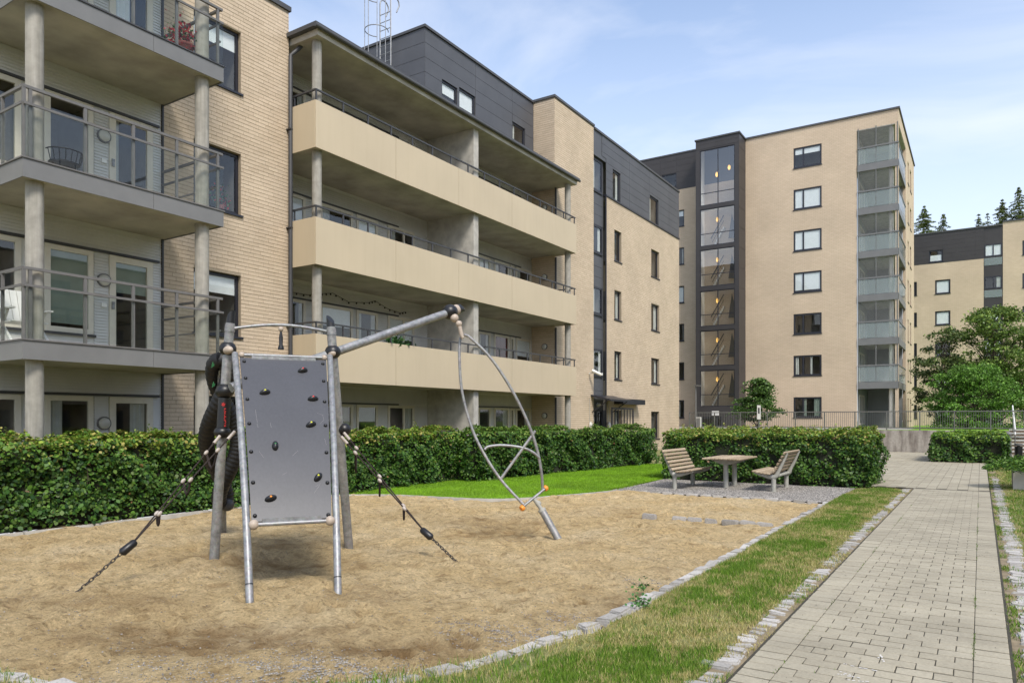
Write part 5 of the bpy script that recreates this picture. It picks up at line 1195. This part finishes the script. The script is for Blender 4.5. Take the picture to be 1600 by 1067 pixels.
TD = [(.06, .095, .03), (.10, .145, .045), (.17, .22, .065)]; TM = [(.09, .15, .032), (.14, .22, .045), (.24, .33, .07)]; TL = [(.12, .24, .04), (.18, .34, .055), (.08, .165, .03)]; TS = [(.07, .14, .03), (.12, .21, .045), (.045, .09, .022)]
q = P(1184, 668, 43); branch_tree('small_tree', 'small dark green tree with flat tiered branches before the tower', (q.x, q.y, 1.07), 2.95, 1.5, .07, 80, TS, .12, 10000, zlow=.20, flat=.28, seed=3, shape='shrubcone', clump=.22)
q = P(1474, 668, 47); branch_tree('garden_tree', 'dark loose tree nearest the tower corner', (q.x, q.y, 1.07), 6.5, 1.75, .10, 90, TD, .14, 7500, zlow=.12, flat=.55, seed=5, clump=.17)
q = P(1556, 668, 46.5); branch_tree('garden_tree', 'tall green tree with rounded top beside the steps', (q.x, q.y, 1.07), 7.7, 2.6, .14, 150, TM, .15, 16000, zlow=.15, flat=.55, seed=8, clump=.16)
q = P(1612, 668, 47); branch_tree('garden_tree', 'dark tree cut by the right edge of the photograph', (q.x, q.y, 1.07), 6.6, 2.4, .12, 110, TD, .15, 9500, zlow=.15, flat=.55, seed=11, clump=.17)
q = P(1521, 672, 43.5); branch_tree('garden_shrub', 'broad bright green shrub tree in front of the darker trees', (q.x, q.y, 1.05), 3.75, 2.6, .08, 190, TL, .12, 21000, zlow=-.04, flat=.40, seed=14, shape='shrub', clump=.16)
def spruce(u, vtop, Z, width, seed, label, col):
    rr = np.random.default_rng(seed); b = P(u, 655, Z); top = zh(vtop, Z); zb = 4.0; t_ = thing('spruce_tree', label, 'tree', (b.x, b.y, 0), 0, 'conifers behind the far block')
    MB().tube([(b.x, b.y, 0), (b.x, b.y, top)], [.3, .03], 7).build('trunk', 'bark', t_)
    pos, nr, sz = [], [], []; z = top - .15; slope = .50 if seed in (1, 2, 5, 6) else .36; lm = MB()
    while z > top - 10:
        Lz = min(width, slope * (top - z) + .10); nb = int(rr.integers(4, 8)); a0 = rr.uniform(0, 6.28)
        for i in range(nb):
            if rr.random() < (.30 if seed in (2, 3, 4) else .12): continue
            a_ = a0 + i * 6.283 / nb + rr.normal(0, .25); L_ = Lz * rr.uniform(.55, 1.25); m_ = max(4, int(L_ * 11)); t1 = np.linspace(.08, 1, m_); droop = rr.uniform(.15, .55)
            px_ = b.x + np.cos(a_) * L_ * t1; py_ = b.y + np.sin(a_) * L_ * t1; pz_ = z - droop * L_ * t1 ** 1.3 + .18 * L_ * np.maximum(0, t1 - .7)
            for side in range(3):
                w2 = rr.normal(0, .10 + .10 * L_ * (1 - t1)); pos.append(np.stack([px_ - np.sin(a_) * w2, py_ + np.cos(a_) * w2, pz_ - rr.random(m_) * .22], 1)); q = rr.normal(0, .5, (m_, 3)); q[:, 2] += .9; nr.append(q); sz.append(rr.uniform(.18, .42, m_))
            lm.tube([(b.x, b.y, z), (px_[-1], py_[-1], pz_[-1])], [.03, .01], 4, caps=False)
        z -= rr.uniform(.22, .5)
    lm.build('limbs', 'bark', t_); pos = np.concatenate(pos); nr = np.concatenate(nr); sz = np.concatenate(sz); n = len(pos)
    o = bpy.data.objects.new('crown', ngon_mesh('crown', leaf_polys(pos, nr, sz, .4, .55), 6, 'leaf', pick_tint(n, col, None, .25))); link(o, t_); o['kind'] = 'stuff'
SP = [(.07, .105, .035), (.12, .16, .05), (.19, .22, .065)]
for (u, vt, Z, wd, sd2, lab) in ((1444, 321, 125, 4.6, 1, 'broad spruce nearest the tower behind the far block'), (1474, 334, 128, 3.6, 2, 'ragged spruce second from the tower behind the far block'), (1529, 334, 130, 2.4, 3, 'thin small spruce tip above the dark cladding'), (1543, 333, 131, 2.2, 4, 'thin small spruce tip next to the pointed tall spruce'), (1566, 311, 122, 3.6, 5, 'pointed tall spruce above the brick corner of the far block'), (1592, 292, 120, 4.4, 6, 'tallest spruce at the right edge of the photograph')): spruce(u, vt, Z, wd, sd2, lab, SP)
# planter with juniper
q = G(1592, 765); pl_ = thing('planter', 'grey concrete planter box on the grass right of the path', 'planter', q)
x0, x1, y0, y1 = q.x - .12, q.x + 1.2, q.y - .3, q.y + .7; h = .42
for a in ((x0, x1, y0, y0 + .07), (x0, x1, y1 - .07, y1), (x0, x0 + .07, y0 + .071, y1 - .071), (x1 - .07, x1, y0 + .071, y1 - .071)): MB().box(*a, -.02, h).build('side_panel', 'concrete', pl_)
MB().box(x0 + .072, x1 - .072, y0 + .072, y1 - .072, .0, h - .06).build('soil_fill', 'soil', pl_)
ju = thing('juniper', 'low spreading bright green juniper overflowing the concrete planter', 'shrub', ((x0 + x1) / 2, (y0 + y1) / 2, h - .06)); n = 5200
a = RNG.uniform(0, 6.28, n); r_ = RNG.random(n) ** .6; pos = np.stack([(x0 + x1) / 2 + np.cos(a) * r_ * 1.25, (y0 + y1) / 2 + np.sin(a) * r_ * 1.0, h + .06 + .34 * (1 - r_ ** 2.2) * RNG.random(n) ** .5 + RNG.normal(0, .03, n)], 1); nr = RNG.normal(0, .5, (n, 3)); nr[:, 2] += .8
o = bpy.data.objects.new('foliage', ngon_mesh('foliage', leaf_polys(pos, nr, RNG.uniform(.05, .12, n), .2, .45), 6, 'leaf', pick_tint(n, [(.09, .19, .025), (.14, .26, .03), (.05, .12, .02)]))); link(o, ju); o['kind'] = 'stuff'
m = MB()
for i in range(9): a = i * .7; m.tube([((x0 + x1) / 2, (y0 + y1) / 2, h - .08), ((x0 + x1) / 2 + math.cos(a) * .5, (y0 + y1) / 2 + math.sin(a) * .45, h + .12)], .012, 5)
m.build('stem', 'bark', ju)

# ------------------------------------------------------------------ benches and table
def bench(label, loc, rot):
    t_ = thing('bench', label, 'bench', loc, rot, 'picnic benches on the gravel')
    # local: sits facing +x, slats run along y
    L_ = 1.55; prof = [(.42, .455), (.34, .44), (.255, .425), (.17, .415), (.085, .41)]
    for x_, z_ in prof: MB().box(-.036, .036, -L_ / 2, L_ / 2, -.02, .02).build('seat_slat', 'timber', t_, local=True, loc=(x_, 0, z_), bevel=.012).rotation_euler = (0, -.16 if x_ > .3 else -.08, 0)
    for k in range(6):
        z_ = .47 + k * .083; x_ = -.02 - k * .046; MB().box(-.02, .02, -L_ / 2, L_ / 2, -.034, .034).build('back_slat', 'timber', t_, local=True, loc=(x_, 0, z_), bevel=.012).rotation_euler = (0, -.5, 0)
    for s in (-1, 1):
        y = s * (L_ / 2 - .14); m = MB(); pts = [(.44, .425), (.30, .385), (.12, .34), (-.02, .33), (-.07, .38), (-.10, .46), (-.20, .66), (-.30, .88)]
        m.tube([(a, y, b) for a, b in pts], [.018, .035, .05, .06, .055, .042, .034, .02], 8); m.build('bracket', 'cast_grey', t_, local=True); m = MB(); m.tube([(.0, y, -.05), (.0, y, .33)], .052, 12); m.build('leg', 'cast_grey', t_, local=True)
    m = MB(); m.tube([(-.06, -L_ / 2 + .14, .36), (-.06, L_ / 2 - .14, .36)], .035, 8); m.build('cross_bar', 'cast_grey', t_, local=True); return t_
bench('weathered slatted bench left of the table, facing right', (-6.05, 17.05, .012), 0); bench('weathered slatted bench right of the table, seen from behind', (-3.93, 17.6, .012), math.pi)
tb = thing('picnic_table', 'weathered wooden slatted table between the two benches on gravel', 'table', (-5.12, 17.7, .012))
for k in range(9): x_ = -.40 + k * .1; MB().box(-.044, .044, -.80, .80, -.022, .022).build('slat', 'timber', tb, local=True, loc=(x_, 0, .715 - .012 * abs(k - 4) / 4), bevel=.012)
for y in (-.36, .36):
    m = MB(); m.tube([(0, y, -.05), (0, y, .56)], .06, 12); m.build('leg', 'cast_grey', tb, local=True); m = MB(); m.add([(-.42, y - .03, .69), (-.1, y - .03, .56), (.1, y - .03, .56), (.42, y - .03, .69), (-.42, y + .03, .69), (-.1, y + .03, .56), (.1, y + .03, .56), (.42, y + .03, .69)], [(0, 1, 2, 3), (7, 6, 5, 4), (0, 4, 5, 1), (1, 5, 6, 2), (2, 6, 7, 3), (3, 7, 4, 0)]); m.build('bracket', 'cast_grey', tb, local=True)

# ------------------------------------------------------------------ climbing frame
p1b, p2b = G(334.5, 874), G(545, 853); b1, b2 = P(356, 545, 8.55), P(520, 550, 9.03); l1 = P(351.5, 611, 8.53)
CF = thing('climbing_frame', 'galvanised playground climbing frame with grey wall, long arm and rope stays', 'climbing frame', ((p1b + p2b) / 2).to_tuple())
def ext(a, b, k): return a + (b - a) * k
t1, t2 = P(360, 505, 8.55), P(517, 511, 9.03)
for pb, bb, tt_ in ((p1b, b1, t1), (p2b, b2, t2)):
    po = MB().tube([ext(bb, pb, 1.04), bb, tt_], [.056, .055, .054], 16).build('post', 'galvanised_post', CF)
    m = MB(); d = (tt_ - bb).normalized(); n = 14; v = []; x = Vector((1, 0, 0)); y = d.cross(x)
    for k in range(n): a = 2 * math.pi * k / n; v.append(tt_ + (x * math.cos(a) + y * math.sin(a)) * .052)
    sl_ = 1 if bb is b1 else -1
    for k in range(n): a = 2 * math.pi * k / n; v.append(tt_ + (x * math.cos(a) + y * math.sin(a)) * .046 + d * (.10 + .05 * sl_ * math.cos(a)))
    m.add(v, [(k, (k + 1) % n, n + (k + 1) % n, n + k) for k in range(n)], True); m.add(v[n:], [tuple(range(n))]); m.build('post_cap', 'black_plastic', po)
    m = MB(); m.tube([tt_ - d * .10, tt_ - d * .02], .060, 16); m.build('collar', 'galvanised_post', po)
def joint(c, r, sc=(1, 1, .92), beige=None):
    m = MB(); m.ball(c, r, 18, 12, sc); o = m.build('ball_joint', 'black_plastic', CF)
    if beige is not None: MB().ball(beige[0], beige[1], 14, 10, (1.25, .75, .75)).build('clamp', 'beige_plastic', o)
    return o
tw_ = Vector((S_, -C_, 0))      # towards the viewer
joint(b1, .098, beige=(b1 + tw_ * .05 + Vector((.03, 0, -.02)), .066)); joint(b2, .098, beige=(b2 + tw_ * .05 + Vector((-.02, 0, -.02)), .068)); joint(l1, .105, (1, 1, .85))
l3 = P(347.5, 675, 8.52); joint(l3, .098, (1, 1, .75)); joint(P(538, 671, 9.2), .085, (1, 1, 1))
m = MB(); m.tube([P(351, 622, 8.53), P(348.5, 668, 8.52)], .072, 18); sl2 = m.build('sleeve', 'black_plastic', CF)
# red mark and lettering on the sleeve
mk = MB(); cpt = P(353, 632, 8.53) + tw_ * .0745; rgt = Vector((C_, S_, 0)); upv = Vector((0, 0, 1))
for k in range(6): a = k * 1.047 + .3; d = rgt * math.cos(a) + upv * math.sin(a); e = rgt * -math.sin(a) + upv * math.cos(a); mk.quad(cpt + d * .004 - e * .004, cpt + d * .026 - e * .003, cpt + d * .026 + e * .003, cpt + d * .004 + e * .004)
mk.build('logo_mark', 'red_print', sl2)
tcur = bpy.data.curves.new('lettering', 'FONT'); tcur.body = 'KOMPAN'; tcur.size = .052; tcur.align_x = 'CENTER'; tcur.align_y = 'CENTER'; tmpo = bpy.data.objects.new('tmp', tcur); COL.objects.link(tmpo)
dg = bpy.context.evaluated_depsgraph_get(); tme = bpy.data.meshes.new_from_object(tmpo.evaluated_get(dg)); bpy.data.objects.remove(tmpo); tme.materials.clear(); tme.materials.append(MATS['red_print'])
to = bpy.data.objects.new('lettering', tme); link(to, sl2); cc = P(354, 652, 8.53) + tw_ * .071 + rgt * .006
to.matrix_world = Matrix.Translation(cc) @ Matrix(((-upv.cross(rgt).x * 0 + 0, 0, 0, 0),) * 0 or ((0, -C_, S_, 0), (0, -S_, -C_, 0), (1, 0, 0, 0), (0, 0, 0, 1)))
# handle bar between the posts with a hanging bell
ha, hb = P(366, 513, 8.55), P(511, 518, 9.02); m = MB(); pts = []
for k in range(11): s = k / 10; q = ha.lerp(hb, s); q.z += .06 * math.sin(math.pi * s); pts.append(q)
m.tube(pts, .019, 10); hbo = m.build('handle_bar', 'galvanised', CF)
q = P(439, 514, 8.77); m = MB(); m.ball(q, .032, 10, 8); m.build('bell_hanger', 'beige_plastic', hbo); m = MB(); m.tube([q - upv * .03, q - upv * .06, q - upv * .10, q - upv * .19, q - upv * .225, q - upv * .25], [.012, .016, .024, .022, .036, .036], 12); m.build('bell', 'black_plastic', hbo)
# curved stiles of the climbing wall
Ft = [P(367, 553, 8.47), P(515.5, 557, 8.95)]; Fb = [G(390, 937), G(528, 925)]
def stile(i, z):
    a, b = Ft[i], Fb[i]; k = (a.z - z) / (a.z - b.z); s = k + .48 * k * (1 - k) ; return Vector((a.x + (b.x - a.x) * s, a.y + (b.y - a.y) * s, z))
for i in (0, 1):
    zs2 = np.linspace(Ft[i].z, -.06, 18); m = MB(); m.tube([stile(i, z) for z in zs2], .036, 14); stl = m.build('stile', 'galvanised', CF)
    q = stile(i, .13); m = MB(); d = (stile(i, .14) - stile(i, .12)).normalized(); m.tube([q - d * .005, q + d * .005], .0375, 14); m.build('depth_mark', 'black_plastic', stl)
pz0, pz1 = .66, 2.36; NZ, NX = 16, 6
def wallpt(w_, z, off=0.0):
    a, b = stile(0, z), stile(1, z); ax_ = (b - a).normalized(); a = a + ax_ * .036; b = b - ax_ * .036; q = a.lerp(b, w_); up_ = (stile(0, z + .02) - stile(0, z - .02)).normalized(); nrm = ax_.cross(up_)
    if nrm.dot(tw_) < 0: nrm = -nrm
    return q + nrm * off, nrm, up_, ax_
m = MB(); vv = []
for off in (.012, -.006):
    for j in range(NZ + 1):
        for i in range(NX + 1): vv.append(wallpt(.012 + .976 * i / NX, pz0 + (pz1 - pz0) * j / NZ, off)[0])
nL = (NZ + 1) * (NX + 1); idx = lambda l, j, i: l * nL + j * (NX + 1) + i; ff = []
for j in range(NZ):
    for i in range(NX): ff.append((idx(0, j, i), idx(0, j, i + 1), idx(0, j + 1, i + 1), idx(0, j + 1, i))); ff.append((idx(1, j, i), idx(1, j + 1, i), idx(1, j + 1, i + 1), idx(1, j, i + 1)))
m.add(vv, ff, True); rim = []
for j in range(NZ):
    for i in (0, NX): rim.append((idx(0, j, i), idx(0, j + 1, i), idx(1, j + 1, i), idx(1, j, i)))
for i in range(NX):
    for j in (0, NZ): rim.append((idx(0, j, i), idx(0, j, i + 1), idx(1, j, i + 1), idx(1, j, i)))
m.add(vv, rim); wallo = m.build('climbing_wall', 'panel_grey', CF)
def proj(p):
    Z = -S_ * p.x + C_ * p.y; L = C_ * p.x + S_ * p.y; return 800 + F * L / Z, V0 - F * (p.z - H) / Z
def find_wz(u, v):
    best = None; w_, z = .5, 1.5
    for _ in range(30):
        uu, vv_ = proj(wallpt(w_, z, .012)[0]); w_ += (u - uu) / 145; z += (vv_ - v) / 155
    return w_, z
holds = [(473, 580, 'red_print', .3), (414, 614, 'lime_print', .25), (489, 624, 'red_print', .1), (486, 664, 'lime_print', .4), (430, 697, 'green_print', 1.5), (497, 746, 'lime_print', .9), (423, 779, 'orange_plastic', .3)]
for u, v, mat, ang in holds:
    w_, z = find_wz(u, v); q, nr, up_, ax_ = wallpt(w_, z, .012); d = ax_ * math.cos(ang) + up_ * math.sin(ang); e = nr.cross(d); rot = Matrix((d, e, nr)).transposed()
    m = MB(); m.ball(q, 1, 14, 8, (.062, .034, .05), rot=rot); ho = m.build('climbing_hold', 'black_plastic', wallo); m = MB(); m.ball(q + nr * .046, 1, 8, 6, (.012, .012, .008), rot=rot); m.build('bolt_cap', mat, ho)
for i, us in ((0, [(378, 565), (381, 591), (385, 624), (387, 662), (389, 706), (392, 754), (394, 806)]), (1, [(510, 569), (512.5, 596), (515.5, 628), (517, 665), (518.5, 707), (519.5, 754), (520, 804)])):
    for u, v in us: w_, z = find_wz(u, v); q, nr, up_, ax_ = wallpt(.055 if i == 0 else .945, z, .016); m = MB(); m.ball(q, .021, 10, 6); m.build('bolt', 'black_plastic', wallo)
# scuffs on the wall
sc_ = MB()
for (u0, v0_, u1, v1_) in ((399, 640, 402, 660), (402, 662, 403, 668), (495, 645, 504, 648), (504, 648, 506, 656), (506, 656, 500, 662), (422, 660, 424, 668), (405, 705, 412, 715), (457, 712, 466, 704), (493, 760, 501, 755), (491, 770, 500, 757), (410, 790, 430, 790), (441, 742, 448, 738), (507, 685, 510, 695)):
    a_, b_ = find_wz(u0, v0_), find_wz(u1, v1_); p0, p1 = wallpt(*a_, .0135)[0], wallpt(*b_, .0135)[0]; d = p1 - p0; e = d.cross(wallpt(*a_)[1]).normalized() * .0010; sc_.quad(p0 - e, p1 - e, p1 + e, p0 + e)
sc_.build('scuff_mark', 'scuff', wallo)
# bottom and top bars
for z, sec, nm in ((.63, 1, 'bottom_bar'), (2.385, 0, 'top_bar')):
    a, _, up_, ax_ = wallpt(.06, z, .02); b = wallpt(.94, z, .02)[0]; m = MB(); m.tube([a, b], .021, 10); bo_ = m.build(nm, 'galvanised', CF); m = MB(); m.obox(wallpt(.14, z + (.035 if sec else -.03), .022)[0], wallpt(.86, z + (.035 if sec else -.03), .022)[0], .012, .035); m.build('clamp_strip', 'galvanised', bo_)
    for w_ in (.035, .965): q = wallpt(w_, z, .02)[0]; m = MB(); m.ball(q, .048 if sec else .035, 12, 8, (1, 1, 1.05)); m.build('clamp', 'beige_plastic', bo_)
# the long arm and its head
hd = P(703, 487.5, 10.45); a0 = P(349, 611, 8.55); dirn = (hd - b2).normalized(); st_ = b2 - dirn * 1.42 + tw_ * -.06
m = MB(); m.tube([st_, b2 - tw_ * .06, hd], [.055, .055, .055], 16); arm = m.build('arm', 'galvanised', CF)
m = MB(); m.ball(hd, .115, 18, 12, (1, 1, .95)); m.build('head_ball', 'black_plastic', arm); d = dirn; m = MB(); m.tube([hd + d * .09, hd + d * .15], .075, 14); m.build('head_ring', 'beige_plastic', arm)
m = MB(); n_ = Vector((0, 0, -1)); m.tube([hd + d * .14 , hd + d * .2, hd + d * .27 + n_ * .03, hd + d * .31 + n_ * .06], [.072, .066, .035, .006], 14); m.build('beak', 'black_plastic', arm)
for q, r_ in ((P(710, 497, 10.4), .062), (P(717, 506, 10.38), .048)): m = MB(); m.ball(q, r_, 12, 8); m.build('swivel', 'beige_plastic', arm)
# rotating bow
ZB = 10.32
def catmull(pp, n=5):
    q = [(2 * pp[0][0] - pp[1][0], 2 * pp[0][1] - pp[1][1])] + list(pp) + [(2 * pp[-1][0] - pp[-2][0], 2 * pp[-1][1] - pp[-2][1])]; o = []
    for i in range(1, len(q) - 2):
        for k in range(n):
            t_ = k / n; a, b, c, d = q[i - 1], q[i], q[i + 1], q[i + 2]
            o.append(tuple(.5 * (2 * b[j] + (c[j] - a[j]) * t_ + (2 * a[j] - 5 * b[j] + 4 * c[j] - d[j]) * t_ ** 2 + (3 * b[j] - a[j] - 3 * c[j] + d[j]) * t_ ** 3) for j in (0, 1)))
    return o + [tuple(pp[-1])]
def curve_px(pp, n=6, Z=ZB, dz=0):
    pts = catmull(pp); return [P(a, b, Z + dz * (i / len(pts) - .5)) for i, (a, b) in enumerate(pts)]
BW_ = thing('spinning_bow', 'curved steel tube spinning bow hung between the arm and a slanted base post', 'spinner', G(870, 838).to_tuple())
m = MB(); m.tube(curve_px([(718, 510), (721.5, 524), (724, 528)]), .03, 10); m.build('link', 'beige_plastic', BW_)
m = MB(); m.tube(curve_px([(724.5, 524), (719.5, 529), (717.8, 555), (722, 612), (737, 668), (757, 710), (784, 751), (818, 788)], dz=-.25), .021, 10); m.build('bow_tube', 'steel_tube', BW_)
m = MB(); m.tube(curve_px([(725, 523), (736, 529), (768, 561), (799, 608), (823, 656), (838, 698), (846, 738), (848, 768)], dz=.25), .021, 10); m.build('bow_tube', 'steel_tube', BW_)
m = MB(); m.tube([P(815, 793, ZB - .12), P(852, 763, ZB + .12)], .02, 10); fb = m.build('foot_bar', 'galvanised', BW_)
for u, v, dz in ((816, 793.5, -.13), (852.5, 762.5, .13)): q = P(u, v, ZB + dz); m = MB(); dd = (P(852, 763, ZB + .12) - P(815, 793, ZB - .12)).normalized(); m.tube([q - dd * .025, q - dd * .018, q + dd * .018, q + dd * .025], [.035, .042, .042, .035], 14); m.build('foot_cap', 'orange_plastic', fb)
m = MB(); m.tube([P(836.5, 673, ZB + .06), P(782.5, 748, ZB - .08)], .021, 10); m.build('cross_tube', 'steel_tube', BW_); m = MB(); m.tube(curve_px([(757, 702), (764, 697.5), (785, 695.5), (815, 699), (832, 706), (843, 715)], dz=.12), .020, 10); m.build('cross_tube', 'galvanised', BW_)
bt = P(847, 797, ZB); bb_ = G(870, 838); m = MB(); m.tube([ext(bt, bb_, 1.15), bt], .052, 14); m.build('base_post', 'galvanised_post', BW_); m = MB(); d = (bt - bb_).normalized(); m.tube([bt - d * .02, bt + d * .02], .058, 14); m.tube([bt, P(834.5, 779, ZB)], .030, 10); m.build('bearing', 'cast_grey', BW_); m = MB(); m.ball(bt + d * .11, .045, 10, 8); m.build('bearing_head', 'cast_grey', BW_)
# rope stays with footholds, sleeves and chains
def chain(parent, a, b):
    L_ = (b - a).length; n = int(L_ / .042); d = (b - a).normalized()
    for k in range(n):
        c = a + d * (k + .5) * L_ / n; s1 = d.cross(Vector((0, 0, 1))).normalized(); s2 = d.cross(s1); e = s1 if k % 2 else s2; ring = []
        for j in range(10): an = j * .6283; ring.append(c + d * math.cos(an) * .029 + e * math.sin(an) * .015)
        MB().tube(ring, .0055, 5, closed=True).build('chain_link', 'chain', parent)
def stay(label, pa, pb, sl0, an, knots, side):
    t_ = thing('rope_stay', label, 'rope', an.to_tuple())
    for q in (pa, pb): m = MB(); m.tube([q, q.lerp(sl0, .1), q.lerp(sl0, .11), sl0], [.012, .012, .0085, .0085], 8); m.build('rope', 'rope', t_); m = MB(); m.tube([q, q.lerp(sl0, .075)], .019, 8); m.build('ferrule', 'clamp_grey', t_)
    d = (an - sl0).normalized(); m = MB(); m.tube([sl0 - d * .07, sl0 - d * .05, sl0 + d * .09, sl0 + d * .11], [.028, .04, .044, .025], 12); m.build('sleeve', 'black_plastic', t_); chain(t_, sl0 + d * .1, an - upv * .03)
    for k in knots:
        qa, qb = pa.lerp(sl0, k), pb.lerp(sl0, k + .01); dr = (sl0 - pa).normalized(); sx_ = dr.cross(tw_).normalized()
        for qq in (qa, qb): m = MB(); m.ball(qq, .030, 10, 8, (1.2, .7, .8), rot=Matrix((dr, sx_, dr.cross(sx_))).transposed()); m.build('rope_clamp', 'clamp_grey', t_)
        m = MB(); mid = (qa + qb) / 2 - upv * (.09 + (qa - qb).length * .5); pts = [qa, qa.lerp(mid, .6) - upv * .03, mid, qb.lerp(mid, .6) - upv * .03, qb]; m.tube(pts, .013, 7); m.build('foothold', 'rope', t_)
an = G(116, 924); stay('rope stay and chain running down to the left of the climbing wall', P(343.5, 681, 8.42), P(367, 674, 8.3), P(203, 853, 7.38), an, (.17, .44, .73), -1)
an = G(719, 879); stay('rope stay and chain running down to the right of the climbing wall', P(537.5, 676, 9.12), P(533, 682, 8.7), P(665, 832, 8.62), an, (.16, .45, .74), 1)
# twisted black climber behind the left post
TWt = thing('twisted_climber', 'black ribbed twisted climbing pole behind the left post', 'climbing pole', G(349, 829).to_tuple())
cb0, ct0_ = G(349, 829), P(345, 556, 9.35); MB().tube([ext(ct0_, cb0, 1.03), cb0.lerp(ct0_, .99)], .045, 12).build('post', 'galvanised_post', TWt)
for ph_ in (0, math.pi):
    m = MB(); pts = []; rs = []
    for k in range(150):
        s = .18 + .80 * k / 149; c = cb0.lerp(ct0_, s); a = ph_ + (s - .18) * 2 * math.pi * 1.02 + 1.2; ra = .20 * math.sin(math.pi * min(1, max(0, (s - .18) / .80))) ** .35; pts.append(c + rgt * math.cos(a) * ra + Vector((-S_, C_, 0)) * math.sin(a) * ra); rs.append(.105 * (1 if k % 4 < 2 else .93))
    m.tube(pts, rs, 14); m.build('ribbed_strand', 'black_rubber', TWt)
q = cb0.lerp(ct0_, .17) ; m = MB(); m.ball(q + rgt * .06, .10, 14, 10); m.build('end_ball', 'rail_dark', TWt)
st_o = MB()
for (u, v) in ((337, 571), (338, 601.5)):
    c = P(u, v, 8.9) + tw_ * .08
    for k in range(5): a = k * 1.256 + .4; d = rgt * math.cos(a) + upv * math.sin(a); e = rgt * -math.sin(a) + upv * math.cos(a); st_o.quad(c + d * .003 - e * .010, c + d * (.02 + .018 * (k % 2)) - e * .003, c + d * (.02 + .018 * (k % 2)) + e * .003, c + d * .003 + e * .010)
st_o.build('green_sticker', 'green_print', TWt)

# ------------------------------------------------------------------ things on the balconies
q = (-13.70, 5.87, FL[1]); wc = thing('deck_chair', 'white slatted garden chair on the lowest glass balcony', 'chair', q)
for k in range(5): MB().box(-.02 + 0, .02, -.05, .05, 0, .62).build('back_slat', 'white_plastic', wc, local=True, loc=(-.25, -.22 + k * .11, .36)).rotation_euler = (0, -.3, 0)
for k in range(5): MB().box(-.04, .04, -.28, .28, -.01, .01).build('seat_slat', 'white_plastic', wc, local=True, loc=(-.2 + k * .1, 0, .36))
for y in (-.29, .29): 
    m = MB(); m.obox((-.35, y, 0), (.1, y, .56), .04, .05); m.obox((.25, y, 0), (-.2, y, .40), .04, .05); m.build('leg', 'white_plastic', wc, local=True); MB().box(-.3, .3, y - .04, y + .04, .56, .585).build('arm_rest', 'white_plastic', wc, local=True)
yt = onX(100, -13.9); tbz = FL[2]; cf_ = thing('wire_chair', 'black wire garden chair on the second glass balcony', 'chair', (-13.9, yt, tbz)); m = MB()
for k in range(9): a = k * .35 - 1.4; m.tube([(.0 + .25 * math.cos(a), .25 * math.sin(a), .42), (.30 * math.cos(a), .30 * math.sin(a), .62)], .008, 4)
m.tube([(.30 * math.cos(a), .30 * math.sin(a), .62) for a in np.linspace(-1.6, 1.6, 12)], .012, 5); m.build('backrest', 'black_plastic', cf_, local=True); m = MB(); m.tube([(0, 0, .41), (0, 0, .43)], .25, 16); m.build('seat', 'black_plastic', cf_, local=True)
for k in range(4): a = k * 1.57 + .78; MB().tube([(.18 * math.cos(a), .18 * math.sin(a), .41), (.25 * math.cos(a), .25 * math.sin(a), 0)], .012, 5).build('leg', 'black_plastic', cf_, local=True)
yq = onX(288, -13.25); fp = thing('flower_pot', 'terracotta pot of red flowers on the top left balcony', 'flower pot', (-13.25, yq, FL[3])); m = MB(); m.tube([(0, 0, .0), (0, 0, .28), (0, 0, .285), (0, 0, .33)], [.12, .17, .185, .185], 16); m.build('pot', 'terracotta', fp, local=True)
n = 420; pos = RNG.normal(0, .13, (n, 3)) + np.array([0, 0, .47]); pos[:, 1] -= RNG.random(n) * .1; nr = RNG.normal(size=(n, 3)); me = ngon_mesh('flowers', leaf_polys(pos, nr, RNG.uniform(.04, .07, n)), 6, 'leaf', pick_tint(n, [(.45, .03, .03), (.35, .05, .06), (.05, .12, .03)])); o = bpy.data.objects.new('flowers', me); link(o, fp, True)
for (u, f, lab, xx_) in ((345, FL[2] + .75, 'leafy potted plant with red flowers behind the second floor window', XW - .28),):
    y = onX(u, XW - .28); t_ = thing('potted_plant', lab, 'plant', (xx_, y, f)); m = MB(); m.tube([(0, 0, 0), (0, 0, .14)], [.07, .09], 12); m.build('pot', 'terracotta', t_, local=True); n = 220; pos = RNG.normal(0, .12, (n, 3)) * np.array([.4, 1, 1]) + np.array([0, 0, .32]); o = bpy.data.objects.new('foliage', ngon_mesh('foliage', leaf_polys(pos, RNG.normal(size=(n, 3)), RNG.uniform(.04, .08, n)), 6, 'leaf', pick_tint(n, [(.03, .10, .03), (.05, .14, .03), (.4, .03, .03)]))); link(o, t_, True)
y = onX(521, -14.6); t_ = thing('balcony_plant', 'green leafy plant hanging over the lowest tan parapet', 'plant', (-14.05, onX(521 + 0, -14.05), PB[0] + 1.0))
y = onX(617, -14.05); t_.location = (-14.05, y, PB[0] + .8); WLOC[t_.name] = Vector(t_.location); n = 260; pos = RNG.normal(0, 1, (n, 3)) * np.array([.12, .3, .12]) + np.array([0, 0, .42]); o = bpy.data.objects.new('foliage', ngon_mesh('foliage', leaf_polys(pos, RNG.normal(size=(n, 3)), RNG.uniform(.06, .12, n)), 6, 'leaf', pick_tint(n, [(.03, .10, .03), (.06, .15, .03)]))); link(o, t_, True); MB().box(-.1, .1, -.35, .35, 0, .32).build('trough', 'terracotta', t_, local=True)
